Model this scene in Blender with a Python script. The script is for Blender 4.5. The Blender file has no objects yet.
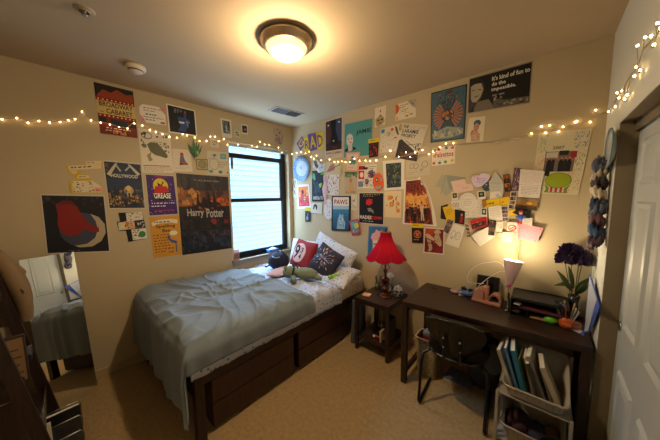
import bpy, bmesh, math, random
from mathutils import Vector, Matrix, noise
PI = math.pi
random.seed(7)
SC = bpy.context.scene
COL = SC.collection
# ------------------------------------------------------------------ camera solve (metres; corner of the room is the origin)
FPX = 246.66
CAM = Vector((3.0209, -2.5447, 1.6624))
def basis(yaw, pitch, roll):
    cy, sy, cp, sp = math.cos(yaw), math.sin(yaw), math.cos(pitch), math.sin(pitch)
    f = Vector((sy*cp, cy*cp, sp)); r = Vector((cy, -sy, 0)); u = r.cross(f)
    cr, sr = math.cos(roll), math.sin(roll)
    return cr*r + sr*u, -sr*r + cr*u, f
RX, UY, FZ = basis(-.7226, -.0993, -.0106)
RW, RH, RB = 3.29, 2.695, -2.95          # right wall x, ceiling height, rear wall y
cam = bpy.data.objects.new('camera', bpy.data.cameras.new('camera'))
COL.objects.link(cam)
cam.matrix_world = Matrix(((RX.x, UY.x, -FZ.x, CAM.x), (RX.y, UY.y, -FZ.y, CAM.y), (RX.z, UY.z, -FZ.z, CAM.z), (0, 0, 0, 1)))
cam.data.sensor_width = 36; cam.data.lens = FPX/660*36
cam.data.clip_start = .02
SC.camera = cam
def on(px, py, axis, val):
    d = RX*((px-330)/FPX) + UY*((220-py)/FPX) + FZ
    t = (val-CAM[axis])/d[axis]
    return CAM + d*t
# ------------------------------------------------------------------ materials
MATS = {}
def lin(h):
    if isinstance(h, str):
        c = [int(h[i:i+2], 16)/255 for i in (0, 2, 4)]
    else: c = h
    return tuple(v/12.92 if v <= .04045 else ((v+.055)/1.055)**2.4 for v in c) + (1,)
def mat(name, color, rough=.6, metal=0, spec=None, bump=0, bscale=50, var=0, vscale=8, kind=None, **kw):
    if name in MATS: return MATS[name]
    m = bpy.data.materials.new(name); m.use_nodes = True
    nt = m.node_tree; b = nt.nodes['Principled BSDF']
    b.inputs['Base Color'].default_value = lin(color)
    b.inputs['Roughness'].default_value = rough; b.inputs['Metallic'].default_value = metal
    if spec is not None: b.inputs['Specular IOR Level'].default_value = spec
    for k, v in kw.items(): b.inputs[k.replace('_', ' ')].default_value = v
    N, L = nt.nodes.new, nt.links.new
    tc = None
    if var or bump or kind:
        tc = N('ShaderNodeTexCoord')
    if var:
        n = N('ShaderNodeTexNoise'); n.inputs['Scale'].default_value = vscale; n.inputs['Detail'].default_value = 5
        L(tc.outputs['Object'], n.inputs['Vector'])
        mr = N('ShaderNodeMapRange'); mr.inputs[3].default_value = 1-var; mr.inputs[4].default_value = 1+var
        L(n.outputs['Fac'], mr.inputs[0])
        mx = N('ShaderNodeMix'); mx.data_type = 'RGBA'; mx.blend_type = 'MULTIPLY'; mx.inputs[0].default_value = 1
        mx.inputs[6].default_value = lin(color); L(mr.outputs[0], mx.inputs[7]); L(mx.outputs[2], b.inputs['Base Color'])
    if kind == 'wood':
        mp = N('ShaderNodeMapping'); mp.inputs['Scale'].default_value = kw_wood.get(name, (3, 40, 40))
        n = N('ShaderNodeTexNoise'); n.inputs['Scale'].default_value = 2.5; n.inputs['Detail'].default_value = 6
        L(tc.outputs['Object'], mp.inputs[0]); L(mp.outputs[0], n.inputs['Vector'])
        cr = N('ShaderNodeValToRGB'); c = lin(color)
        cr.color_ramp.elements[0].position = .35; cr.color_ramp.elements[1].position = .7
        cr.color_ramp.elements[0].color = tuple(v*.6 for v in c[:3])+(1,); cr.color_ramp.elements[1].color = tuple(v*1.5 for v in c[:3])+(1,)
        L(n.outputs['Fac'], cr.inputs[0]); L(cr.outputs[0], b.inputs['Base Color'])
    if bump:
        n = N('ShaderNodeTexNoise'); n.inputs['Scale'].default_value = bscale; n.inputs['Detail'].default_value = 4
        L(tc.outputs['Object'], n.inputs['Vector'])
        bp = N('ShaderNodeBump'); bp.inputs['Strength'].default_value = bump; bp.inputs['Distance'].default_value = .01
        L(n.outputs['Fac'], bp.inputs['Height']); L(bp.outputs[0], b.inputs['Normal'])
    MATS[name] = m
    return m
kw_wood = {'drawer_wood': (60, 60, 3), 'wood_x': (3, 40, 40), 'wood_y': (40, 3, 40), 'wood_z': (40, 40, 3)}
def dots(name, base, dot, scale, thr, rough=.8, dot2=None):
    """cloth with a small scattered print"""
    m = mat(name, base, rough, bump=.15, bscale=200)
    nt = m.node_tree; N, L = nt.nodes.new, nt.links.new; b = nt.nodes['Principled BSDF']
    tc = N('ShaderNodeTexCoord'); v = N('ShaderNodeTexVoronoi'); v.inputs['Scale'].default_value = scale
    L(tc.outputs['Object'], v.inputs['Vector'])
    mr = N('ShaderNodeMath'); mr.operation = 'LESS_THAN'; mr.inputs[1].default_value = thr; L(v.outputs['Distance'], mr.inputs[0])
    mx = N('ShaderNodeMix'); mx.data_type = 'RGBA'; mx.inputs[6].default_value = lin(base); mx.inputs[7].default_value = lin(dot)
    if dot2:
        s = N('ShaderNodeSeparateColor'); L(v.outputs['Color'], s.inputs[0])
        g = N('ShaderNodeMath'); g.operation = 'GREATER_THAN'; g.inputs[1].default_value = .5; L(s.outputs[0], g.inputs[0])
        m2 = N('ShaderNodeMix'); m2.data_type = 'RGBA'; m2.inputs[6].default_value = lin(dot); m2.inputs[7].default_value = lin(dot2)
        L(g.outputs[0], m2.inputs[0]); L(m2.outputs[2], mx.inputs[7])
    L(mr.outputs[0], mx.inputs[0]); L(mx.outputs[2], b.inputs['Base Color'])
    return m
def emit(name, color, strength):
    m = bpy.data.materials.new(name); m.use_nodes = True; nt = m.node_tree
    b = nt.nodes['Principled BSDF']
    b.inputs['Base Color'].default_value = lin(color); b.inputs['Emission Color'].default_value = lin(color)
    b.inputs['Emission Strength'].default_value = strength
    MATS[name] = m
    return m
def pm(h): return mat('print_' + h, h, .55, spec=.3)
DW = 'wood_x'
WX = mat('wood_x', '2c1c15', .38, kind='wood'); WY = mat('wood_y', '2c1c15', .38, kind='wood'); WZ = mat('wood_z', '2c1c15', .42, kind='wood')
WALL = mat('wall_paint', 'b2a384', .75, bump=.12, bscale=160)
WALLR = mat('wall_paint_daylit', 'cfd2c8', .7, bump=.1, bscale=160)  # right wall: same paint, with the window's daylight put into its colour
CEIL = mat('ceiling_paint', 'b4a183', .85, bump=.15, bscale=140)
WHITE = mat('white_paint', 'afb6b5', .42)
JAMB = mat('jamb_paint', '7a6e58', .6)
CARPET = mat('carpet', 'b0956a', .95, bump=1.0, bscale=220, var=.34, vscale=38)
BLACK = mat('black_plastic', '101012', .4)
BLACKM = mat('black_metal', '0e0f12', .32, metal=.3)
PAPER = mat('paper_white', 'dcd8ce', .65)
CHROME = mat('steel', 'b5b5b5', .28, metal=1)
NICKEL = mat('brushed_nickel', 'c4b094', .36, metal=1)
# ------------------------------------------------------------------ mesh builder
class B:
    def __init__(s): s.bm = bmesh.new(); s.m = []
    def mi(s, m):
        if m not in s.m: s.m.append(m)
        return s.m.index(m)
    def add(s, verts, faces, m, smooth=False, M=None):
        i = s.mi(m); vs = [s.bm.verts.new(M @ Vector(v) if M else v) for v in verts]
        for f in faces:
            try: fa = s.bm.faces.new([vs[k] for k in f]); fa.material_index = i; fa.smooth = smooth
            except ValueError: pass
        return vs
    def box(s, a, b, m, bev=0, M=None):
        x0, y0, z0 = a; x1, y1, z1 = b
        t = bmesh.new()
        vs = [t.verts.new(v) for v in ((x0,y0,z0),(x1,y0,z0),(x1,y1,z0),(x0,y1,z0),(x0,y0,z1),(x1,y0,z1),(x1,y1,z1),(x0,y1,z1))]
        for f in ((0,3,2,1),(4,5,6,7),(0,1,5,4),(1,2,6,5),(2,3,7,6),(3,0,4,7)): t.faces.new([vs[k] for k in f])
        if bev: bmesh.ops.bevel(t, geom=list(t.edges), offset=bev, segments=2, affect='EDGES', profile=.5)
        t.verts.index_update()
        s.add([v.co.copy() for v in t.verts], [[v.index for v in f.verts] for f in t.faces], m, False, M); t.free()
    def grid(s, P, m, closeu=False, closev=False, smooth=True, M=None):
        nu, nv = len(P), len(P[0]); vs = [p for r in P for p in r]; fs = []
        for i in range(nu if closeu else nu-1):
            for j in range(nv if closev else nv-1):
                a, b = i, (i+1) % nu; c, d = j, (j+1) % nv
                fs.append((a*nv+c, b*nv+c, b*nv+d, a*nv+d))
        return s.add(vs, fs, m, smooth, M)
    def lathe(s, prof, m, n=24, M=None, smooth=True, cap=True, fn=None):
        P = []
        for k in range(n):
            a = 2*PI*k/n; row = []
            for r, z in prof:
                rr = r*(fn(a, z) if fn else 1); row.append((rr*math.cos(a), rr*math.sin(a), z))
            P.append(row)
        s.grid(P, m, closeu=True, smooth=smooth, M=M)
        if cap:
            for idx in (0, len(prof)-1):
                if prof[idx][0] > 1e-4: s.add([P[k][idx] for k in range(n)], [list(range(n))], m, False, M)
    def tube(s, pts, r, m, n=8, closed=False, M=None, radii=None):
        pts = [Vector(p) for p in pts]; L = len(pts); P = []; up = Vector((0, 0, 1)); prev = None
        for i, p in enumerate(pts):
            if closed: t = pts[(i+1) % L]-pts[i-1]
            else: t = pts[min(i+1, L-1)]-pts[max(i-1, 0)]
            t.normalize()
            if prev is None:
                a = t.cross(up if abs(t.z) < .9 else Vector((1, 0, 0))).normalized()
            else:
                a = prev - t*prev.dot(t)
                a = a.normalized() if a.length > 1e-6 else t.orthogonal().normalized()
            prev = a; b = t.cross(a); rr = radii[i] if radii else r
            P.append([p + (a*math.cos(2*PI*k/n) + b*math.sin(2*PI*k/n))*rr for k in range(n)])
        s.grid(P, m, closeu=closed, closev=True, M=M)
        if not closed:
            s.add(P[0], [list(range(n))], m, False, M); s.add(P[-1], [list(range(n))], m, False, M)
    def sph(s, c, r, m, nu=16, nv=10, M=None, fn=None):
        rx, ry, rz = (r, r, r) if not isinstance(r, (tuple, list)) else r
        P = []
        for i in range(nu):
            a = 2*PI*i/nu; row = []
            for j in range(nv+1):
                b = -PI/2 + PI*j/nv; d = Vector((math.cos(b)*math.cos(a), math.cos(b)*math.sin(a), math.sin(b)))
                k = fn(d) if fn else 1
                row.append((c[0]+rx*d.x*k, c[1]+ry*d.y*k, c[2]+rz*d.z*k))
            P.append(row)
        s.grid(P, m, closeu=True, M=M)
    def prism(s, poly, z0, z1, m, M=None, m2=None):
        n = len(poly); vs = [(x, y, z0) for x, y in poly] + [(x, y, z1) for x, y in poly]
        fs = [list(range(n))[::-1]] + [[i, (i+1) % n, n+(i+1) % n, n+i] for i in range(n)]
        s.add(vs, fs, m, False, M); s.add([(x, y, z1) for x, y in poly], [list(range(n))], m2 or m, False, M)
    def text(s, txt, box, m, f, z):
        """text laid in the unit box (x0,y0,x1,y1); f maps (x,y,z) to space"""
        x0, y0, x1, y1 = box
        vs, fs = glyphs(txt)
        if not vs: return
        X0 = min(v[0] for v in vs); X1 = max(v[0] for v in vs); Y0 = min(v[1] for v in vs); Y1 = max(v[1] for v in vs)
        out = [f(x0+(v[0]-X0)/(X1-X0)*(x1-x0), y0+(v[1]-Y0)/max(Y1-Y0, 1e-6)*(y1-y0), z) for v in vs]
        s.add(out, fs, m)
GL = {}
def glyphs(txt):
    if txt in GL: return GL[txt]
    c = bpy.data.curves.new('t', 'FONT'); c.body = txt; c.resolution_u = 2; c.offset = .022
    o = bpy.data.objects.new('t', c); me = bpy.data.meshes.new_from_object(o)
    r = ([tuple(v.co) for v in me.vertices], [list(p.vertices) for p in me.polygons])
    bpy.data.objects.remove(o); bpy.data.curves.remove(c); bpy.data.meshes.remove(me)
    GL[txt] = r
    return r
def obj(name, b, parent=None, label=None, loc=None, weld=False):
    me = bpy.data.meshes.new(name)
    if weld: bmesh.ops.remove_doubles(b.bm, verts=b.bm.verts, dist=1e-5)
    if parent is None and loc is None:
        vs = [v.co for v in b.bm.verts]
        loc = Vector([(min(v[k] for v in vs)+max(v[k] for v in vs))/2 for k in range(2)] + [min(v[2] for v in vs)])
    if loc is not None and parent is None:
        loc = Vector(loc)
        for v in b.bm.verts: v.co -= loc
    bmesh.ops.recalc_face_normals(b.bm, faces=b.bm.faces)
    b.bm.to_mesh(me); b.bm.free()
    for m in b.m: me.materials.append(m)
    o = bpy.data.objects.new(name, me); COL.objects.link(o)
    if parent: o.parent = parent
    elif loc is not None: o.location = loc
    if label: o['label'] = label
    return o
def tag(o, label, cat, group=None):
    o['label'] = label; o['category'] = cat
    if group: o['group'] = group
    return o
def thing(name, label, cat, loc=(0, 0, 0), rz=0, group=None):
    o = bpy.data.objects.new(name, None); COL.objects.link(o); o.location = loc; o.rotation_euler = (0, 0, rz)
    o.empty_display_size = .05
    return tag(o, label, cat, group)
def struct(name, b):
    o = obj(name, b); o['kind'] = 'structure'; return o
def dup(o, loc, rz, label, group=None):
    r = o.copy(); COL.objects.link(r); r.location = loc; r.rotation_euler = (0, 0, rz); r['label'] = label
    if group: r['group'] = group
    for ch in list(o.children):
        c = ch.copy(); COL.objects.link(c); c.parent = r
        for g in list(ch.children):
            d = g.copy(); COL.objects.link(d); d.parent = c
    return r
# ------------------------------------------------------------------ flat prints on the walls
LETTERS = 'abcdefg'
def quad_map(q, nrm):
    TL, TR, BR, BL = q
    def f(x, y, z): return BL*(1-x)*(1-y) + BR*x*(1-y) + TR*x*y + TL*(1-x)*y + nrm*z
    return f
def sheet(name, label, cat, plane, px, ops, base='d8d2c6', d=.003, group=None, outline=None, thick=.0004, curl=0, parent=None, keep=None):
    """one sheet of paper pinned on a wall; px = its four corners TL TR BR BL"""
    axis, val, nrm = {'L': (0, 0., Vector((1, 0, 0))), 'B': (1, 0., Vector((0, -1, 0))), 'R': (0, RW, Vector((-1, 0, 0)))}[plane]
    v = val + nrm[axis]*d
    q = [on(x, y, axis, v) for x, y in px]
    f0 = quad_map(q, nrm)
    if curl:
        f = f0
    else: f = f0
    b = B(); bm = pm(base)
    ol = outline or [(0, 0), (1, 0), (1, 1), (0, 1)]
    n = len(ol); S = [(x, y) for x, y in ol]
    b.add([f(x, y, 0) for x, y in S] + [f(x, y, -thick) for x, y in S],
          [list(range(n)), list(range(2*n-1, n-1, -1))] + [[i, (i+1) % n, n+(i+1) % n, n+i] for i in range(n)], bm)
    if d > .0015:      # putty pad that holds the sheet to the wall
        h = .03; P_ = [f0(.5-h, .5-h, -thick), f0(.5+h, .5-h, -thick), f0(.5+h, .5+h, -thick), f0(.5-h, .5+h, -thick)]
        b.add(P_ + [p - nrm*(d-thick+.0001) for p in P_], [(0, 1, 5, 4), (1, 2, 6, 5), (2, 3, 7, 6), (3, 0, 4, 7), (7, 6, 5, 4)], bm)
    z = 0
    for op in ops:
        z += .00006; k = op[0]
        if k == 'r':
            _, x0, y0, x1, y1, c = op
            b.add([f(x0, y0, z), f(x1, y0, z), f(x1, y1, z), f(x0, y1, z)], [(0, 1, 2, 3)], pm(c))
        elif k == 'e':
            _, cx, cy, rx, ry, c = op
            b.add([f(cx+rx*math.cos(2*PI*i/20), cy+ry*math.sin(2*PI*i/20), z) for i in range(20)], [list(range(20))], pm(c))
        elif k == 'p':
            b.add([f(x, y, z) for x, y in op[1]], [list(range(len(op[1])))], pm(op[2]))
        elif k == 't':
            _, txt, x0, y0, x1, y1, c = op
            b.text(txt, (x0, y0, x1, y1), pm(c), f, z)
        elif k == 'w':   # rows of handwriting too fine to read
            _, x0, y0, x1, y1, rows, c = op
            rh = (y1-y0)/rows
            for r in range(rows):
                x = x0 + random.random()*.03; yy = y0 + rh*(r+.3)
                while x < x1-.03:
                    w = random.uniform(.03, .1); 
                    if r == 0 and x > x0+(x1-x0)*.6: break
                    xe = min(x+w, x1)
                    b.add([f(x, yy, z), f(xe, yy+rh*.05, z), f(xe, yy+rh*.4, z), f(x, yy+rh*.35, z)], [(0, 1, 2, 3)], pm(c)); x = xe+random.uniform(.02, .05)
        elif k == 'n':   # scattered blobs of colour
            _, x0, y0, x1, y1, cnt, cols, s = op
            for i in range(cnt):
                cx, cy = random.uniform(x0, x1), random.uniform(y0, y1); c = random.choice(cols); m = random.choice((3, 4, 5)); a0 = random.random()*6
                sx = s*random.uniform(.5, 1.3); sy = s*random.uniform(.5, 1.3)
                b.add([f(min(max(cx+sx*math.cos(a0+2*PI*i2/m), x0), x1), min(max(cy+sy*math.sin(a0+2*PI*i2/m), y0), y1), z+i*.0000006) for i2 in range(m)], [list(range(m))], pm(c))
        elif k == 'g':   # printed blend between two colours
            _, x0, y0, x1, y1, c0, c1, st = op
            a = [int(c0[i:i+2], 16) for i in (0, 2, 4)]; e = [int(c1[i:i+2], 16) for i in (0, 2, 4)]
            for i in range(st):
                t = i/(st-1); c = '%02x%02x%02x' % tuple(round(a[j]+(e[j]-a[j])*t) for j in range(3))
                ya = y0+(y1-y0)*i/st; yb = y0+(y1-y0)*(i+1)/st
                b.add([f(x0, ya, z), f(x1, ya, z), f(x1, yb, z), f(x0, yb, z)], [(0, 1, 2, 3)], pm(c))
        elif k == 'l':   # line
            _, x0, y0, x1, y1, w, c = op
            dx, dy = x1-x0, y1-y0; L_ = math.hypot(dx, dy) or 1; nx, ny = -dy/L_*w/2, dx/L_*w/2
            b.add([f(x0+nx, y0+ny, z), f(x1+nx, y1+ny, z), f(x1-nx, y1-ny, z), f(x0-nx, y0-ny, z)], [(0, 1, 2, 3)], pm(c))
        elif k == 'o':   # ring
            _, cx, cy, rx, ry, w, c = op
            P = [[f(cx+(rx+s_)*math.cos(2*PI*i/20), cy+(ry+s_)*math.sin(2*PI*i/20), z) for s_ in (-w/2, w/2)] for i in range(20)]
            b.grid(P, pm(c), closeu=True, smooth=False)
    o = obj(name, b)
    tag(o, label, cat, group)
    return o
def R4(x0, y0, x1, y1): return [(x0, y0), (x1, y0), (x1, y1), (x0, y1)]
# ================================================================== THE ROOM
WT = .12
b = B(); b.add([(-.12, .12, 0), (RW+.9, .12, 0), (RW+.9, RB-.1, 0), (-.12, RB-.1, 0)], [(0, 1, 2, 3)], CARPET)
b.add([(-.12, .12, -.05), (RW+.9, .12, -.05), (RW+.9, RB-.1, -.05), (-.12, RB-.1, -.05)], [(0, 1, 2, 3)], CARPET); struct('floor', b)
b = B(); b.box((-.12, RB-.1, RH), (RW+.9, .12, RH+.1), CEIL); struct('ceiling', b)
b = B(); b.box((-WT, 0, 0), (RW+.9, .12, RH), WALL); struct('wall_back', b)
WY0, WY1, WZ0, WZ1 = -1.015, -.07, .835, 2.362
b = B()
b.box((-WT, RB, 0), (0, WY0, RH), WALL); b.box((-WT, WY1, 0), (0, 0, RH), WALL)
b.box((-WT, WY0, 0), (0, WY1, WZ0), WALL); b.box((-WT, WY0, WZ1), (0, WY1, RH), WALL); struct('wall_left', b)
JY, JZ = -.463, 2.038                       # near jamb and head of the closet opening
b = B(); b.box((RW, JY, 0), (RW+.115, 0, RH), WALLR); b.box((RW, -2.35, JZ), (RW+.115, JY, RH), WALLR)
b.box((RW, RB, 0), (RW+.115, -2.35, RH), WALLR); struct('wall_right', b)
b = B(); b.box((-WT, RB-.1, 0), (RW+.9, RB, RH), WALL); struct('wall_rear', b)
b = B(); b.box((RW+.8, RB, 0), (RW+.9, 0, RH), WALL); struct('wall_closet', b)
# closet opening liner
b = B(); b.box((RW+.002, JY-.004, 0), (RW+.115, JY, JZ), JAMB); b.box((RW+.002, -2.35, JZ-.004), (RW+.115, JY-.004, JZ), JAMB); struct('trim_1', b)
b = B(); b.box((RW+.055, -2.35, JZ-.055), (RW+.062, JY-.004, JZ-.004), mat('track', '6b5f4e', .5)); struct('trim_2', b)
b = B(); b.box((0, RB, 0), (.012, -.0, .085), mat('baseboard', 'b09c78', .6), bev=.003); struct('baseboard_left', b)
b = B(); b.box((.012, -.012, 0), (RW, 0, .085), MATS['baseboard'], bev=.003); struct('baseboard_back', b)
b = B(); b.box((RW-.012, JY, 0), (RW, -.012, .085), MATS['baseboard'], bev=.003); struct('baseboard_right', b)
# closet doors (white, two raised panels each)
def closet_door(x, y0, y1, name):
    b = B(); b.box((x, y0, .015), (x+.035, y1, 2.01), WHITE, bev=.002)
    cols = [(y1-.40, y1-.135), (y1-.78, y1-.515)]
    for z0, z1 in ((.12, .72), (.955, 1.62), (1.70, 1.92)):
        for a, c in cols:
            R_ = [(x, a, c, z0, z1), (x-.011, a+.012, c-.012, z0+.012, z1-.012), (x-.002, a+.034, c-.034, z0+.034, z1-.034), (x-.009, a+.06, c-.06, z0+.06, z1-.06)]
            P = [[(q, m, n), (q, o, n), (q, o, p_), (q, m, p_)] for q, m, o, n, p_ in R_]
            b.grid(P, WHITE, closev=True, smooth=False); b.add(P[-1], [(0, 1, 2, 3)], WHITE)
    o = struct(name, b)
    return o
d1 = closet_door(RW+.072, -1.38, JY-.006, 'door_1'); d2 = closet_door(RW+.018, -2.34, -1.36, 'door_2')
b = B()
b.lathe([(.001, .003), (.018, .003), (.024, 0), (.026, -.004), (.026, .006), (.022, .007), (.019, .001), (.001, .001)], CHROME, 20, M=Matrix.Translation((RW+.072, -.52, .93)) @ Matrix.Rotation(-PI/2, 4, 'Y'))
o = obj('finger_pull', b, d1); o.matrix_parent_inverse = Matrix.Translation(-d1.location)
# window: recessed black frame, two sashes
def wpart(name, b, parent):
    o = obj(name, b, parent)
    if parent: o.matrix_parent_inverse = Matrix.Translation(-parent.location)
    return o
FX0, FX1 = -.118, -.085
WB = mat('window_black', '0c0d0f', .4)
b = B()
b.box((FX0, WY0, WZ0), (FX1, WY0+.045, WZ1), WB); b.box((FX0, WY1-.075, WZ0), (FX1, WY1, WZ1), WB)
b.box((FX0, WY0+.045, WZ0), (FX1, WY1-.075, WZ0+.07), WB); b.box((FX0, WY0+.045, 2.165), (FX1, WY1-.075, 2.225), WB)
b.box((FX0, WY0+.045, WZ1-.03), (FX1, WY1-.075, WZ1), WB)
b.box((FX0, WY0+.045, 1.585), (FX1+.01, WY1-.075, 1.635), WB); b.box((FX0+.02, WY1-.11, 1.61), (FX1+.012, WY1-.075, 2.165), WB)
win = struct('window_1', b)
GLASS = bpy.data.materials.new('window_glass'); GLASS.use_nodes = True; nt = GLASS.node_tree
for n in list(nt.nodes): nt.nodes.remove(n)
oo = nt.nodes.new('ShaderNodeOutputMaterial'); tr = nt.nodes.new('ShaderNodeBsdfTransparent'); gl = nt.nodes.new('ShaderNodeBsdfGlossy'); mx = nt.nodes.new('ShaderNodeMixShader'); fr = nt.nodes.new('ShaderNodeFresnel')
gl.inputs['Roughness'].default_value = .02; tr.inputs[0].default_value = (.95, .98, 1, 1)
nt.links.new(fr.outputs[0], mx.inputs[0]); nt.links.new(tr.outputs[0], mx.inputs[1]); nt.links.new(gl.outputs[0], mx.inputs[2]); nt.links.new(mx.outputs[0], oo.inputs[0])
for z0, z1, x in ((WZ0+.07, 1.585, -.1), (1.635, 2.165, -.107), (2.225, WZ1-.03, -.104)):
    b = B(); b.add([(x, WY0+.045, z0), (x, WY1-.075, z0), (x, WY1-.075, z1), (x, WY0+.045, z1)], [(0, 1, 2, 3)], GLASS); wpart('window_pane', b, win)
b = B(); b.box((-.084, WY0-.03, WZ0-.022), (.035, WY1+.012, WZ0), mat('sill', '8d806a', .5), bev=.003)
b.box((0, WY0-.02, WZ0-.075), (.014, WY1+.005, WZ0-.022), MATS['sill'], bev=.003); struct('trim_3', b)
b = B(); b.box((-.08, WY0+.002, 2.325), (-.01, WY1-.002, 2.36), mat('blind_rail', 'c9c4b6', .5), bev=.004); 
for k in range(5): b.box((-.07, WY0+.01, 2.318-.0045*k), (-.02, WY1-.01, 2.3205-.0045*k), MATS['blind_rail'])
tag(obj('window_blind', b), 'white slatted blind pulled fully up at the window head', 'blind')
# neighbour's clapboard wall outside
b = B(); SID = mat('siding', '454d53', .7)
for k in range(34):
    z = -1.2+k*.125
    b.add([(-2.6, -6, z), (-2.6, 5, z), (-2.618, 5, z+.125), (-2.618, -6, z+.125), (-2.618, -6, z), (-2.618, 5, z)], [(0, 1, 2, 3), (4, 5, 1, 0)], SID)
o = obj('neighbouring_wall', b); tag(o, 'pale blue lit clapboard siding wall seen outside the window', 'building')
# outlet plate low on the back wall behind the desk
b = B(); c = on(470, 322, 1, 0); b.box((c.x-.036, -.006, c.z-.058), (c.x+.036, 0, c.z+.058), mat('outlet', 'b9ab8d', .5), bev=.003)
for dz in (-.02, .02):
    for dx in (-.007, .007): b.box((c.x+dx-.0015, -.0068, c.z+dz-.006), (c.x+dx+.0015, -.0058, c.z+dz+.006), BLACK)
tag(obj('wall_outlet', b), 'beige electrical outlet plate low on wall behind the desk chair', 'outlet')
# ceiling lamp
lx, ly = 1.655, -1.415
t = thing('ceiling_light', 'round nickel flush ceiling light with glowing frosted glass dome', 'ceiling light', (lx, ly, RH))
b = B(); b.lathe([(.001, -.001), (.165, -.001), (.172, -.008), (.170, -.022), (.158, -.034), (.152, -.05), (.142, -.058), (.133, -.058), (.133, -.03)], NICKEL, 48, cap=False); obj('metal_rim', b, t)
DOME = emit('dome_glass', 'ffd79a', 1)
DOME.node_tree.nodes['Principled BSDF'].inputs['Emission Color'].default_value = (1, .60, .21, 1)
b = B(); b.lathe([(.0005, -.118), (.03, -.117), (.06, -.111), (.09, -.099), (.115, -.08), (.130, -.058), (.131, -.045)], DOME, 48, cap=False); obj('glass_dome', b, t)
# smoke detector, sprinkler, vent
t = thing('smoke_detector', 'round white smoke detector on ceiling near the left wall', 'smoke detector', (.514, -2.009, RH))
DET = mat('detector', 'cdbfa8', .5)
b = B(); b.lathe([(.001, -.001), (.07, -.001), (.072, -.02), (.062, -.034), (.001, -.036)], DET, 28, cap=False); obj('detector_base', b, t)
b = B(); b.lathe([(.001, -.036), (.045, -.036), (.046, -.042), (.04, -.05), (.001, -.052)], DET, 28, cap=False); b.tube([(.05*math.cos(a), .05*math.sin(a), -.038) for a in [i*.1 for i in range(-14, 14)]], .003, BLACK, 6); obj('detector_cap', b, t)
t = thing('fire_sprinkler', 'recessed fire sprinkler head in round ceiling escutcheon', 'sprinkler', (1.04, -2.33, RH))
b = B(); b.lathe([(.022, -.012), (.03, -.002), (.04, -.007), (.046, 0)], mat('sprinkler', 'a89878', .4), 28, cap=False); obj('escutcheon', b, t)
b = B(); b.lathe([(.001, .0005), (.008, .0005), (.008, -.012), (.004, -.016), (.004, -.024), (.014, -.026), (.014, -.028), (.001, -.028)], CHROME, 12, cap=False); b.tube([(-.01, 0, -.004), (-.012, 0, -.016), (0, 0, -.025), (.012, 0, -.016), (.01, 0, -.004)], .0016, CHROME, 6); obj('sprinkler_head', b, t)
t = thing('ceiling_vent', 'white ceiling air vent grille near the window corner', 'vent', (.54, -.515, RH), math.radians(-6))
VEN = mat('vent', 'aaa8a6', .5)
b = B(); w, h = .1, .2
for x0, y0, x1, y1 in ((-w, -h, w, -h+.02), (-w, h-.02, w, h), (-w, -h+.02, -w+.018, h-.02), (w-.018, -h+.02, w, h-.02), (-w+.018, -.006, w-.018, .006)): b.box((x0, y0, -.01), (x1, y1, -.001), VEN, bev=.002)
obj('vent_frame', b, t)
b = B(); b.box((-w+.018, -h+.02, -.003), (w-.018, h-.02, -.001), mat('vent_dark', '1c1410', .9)); obj('duct_opening', b, t)
for k in range(13):
    b = B(); y = -h+.03+k*.0285; s = -1 if y < 0 else 1
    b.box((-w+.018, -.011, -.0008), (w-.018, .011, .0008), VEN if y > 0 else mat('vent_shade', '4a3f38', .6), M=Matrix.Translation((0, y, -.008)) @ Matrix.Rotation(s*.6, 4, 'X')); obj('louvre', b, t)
# ================================================================== MIRROR
t = thing('wall_mirror', 'tall narrow frameless mirror leaning on the left wall beside the bed', 'mirror', (.178, -2.395, 0))
th, ph = math.radians(16), math.radians(7.8)
nrm = Vector((math.cos(ph)*math.cos(th), math.cos(ph)*math.sin(th), math.sin(ph))); wv = Vector((-math.sin(th), math.cos(th), 0)); upv = nrm.cross(wv); upv = -upv if upv.z < 0 else upv
MIR = mat('mirror_glass', 'f0f4f4', .01, metal=1)
O0 = Vector((0, 0, .004))
P = lambda a, h_, o_: O0 - wv*a + upv*h_ + nrm*o_
Wm, Hm = .30, 1.216
b = B(); b.add([P(0, 0, 0), P(Wm, 0, 0), P(Wm, Hm, 0), P(0, Hm, 0)], [(0, 1, 2, 3)], MIR); obj('mirror_glass', b, t)
b = B(); b.add([P(0, 0, -.0006), P(Wm, 0, -.0006), P(Wm, Hm, -.0006), P(0, Hm, -.0006), P(0, 0, -.006), P(Wm, 0, -.006), P(Wm, Hm, -.006), P(0, Hm, -.006)], [(0, 1, 2, 3), (4, 5, 6, 7), (0, 1, 5, 4), (1, 2, 6, 5), (2, 3, 7, 6), (3, 0, 4, 7)], mat('mirror_back', '3a352c', .6)); obj('mirror_backing', b, t)
# ================================================================== BED
BX0, BX1, BY0, BY1 = .05, 1.375, -2.02, -.03
t = thing('storage_bed', 'dark espresso wooden storage bed frame along the window wall', 'bed', (BX0, BY0, 0))
def lb(a, c, m, nm, bev=.003, label=None):
    b = B(); b.box((a[0]-BX0, a[1]-BY0, a[2]), (c[0]-BX0, c[1]-BY0, c[2]), m, bev=bev); return obj(nm, b, t, label)
for x in (BX0, BX1-.06):
    for y in (BY0, BY1-.06): lb((x, y, 0), (x+.06, y+.06, .49), WZ, 'bed_post')
lb((BX1-.045, BY0+.06, .415), (BX1-.005, BY1-.06, .49), WY, 'side_rail'); lb((BX0+.005, BY0+.06, .415), (BX0+.045, BY1-.06, .49), WY, 'side_rail')
lb((BX0+.06, BY0+.005, .34), (BX1-.06, BY0+.045, .49), WX, 'foot_rail'); lb((BX0+.06, BY1-.045, .34), (BX1-.06, BY1-.005, .49), WX, 'head_rail')
lb((BX0+.045, BY0+.045, .40), (BX1-.045, BY1-.045, .425), WX, 'slat_deck')
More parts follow.
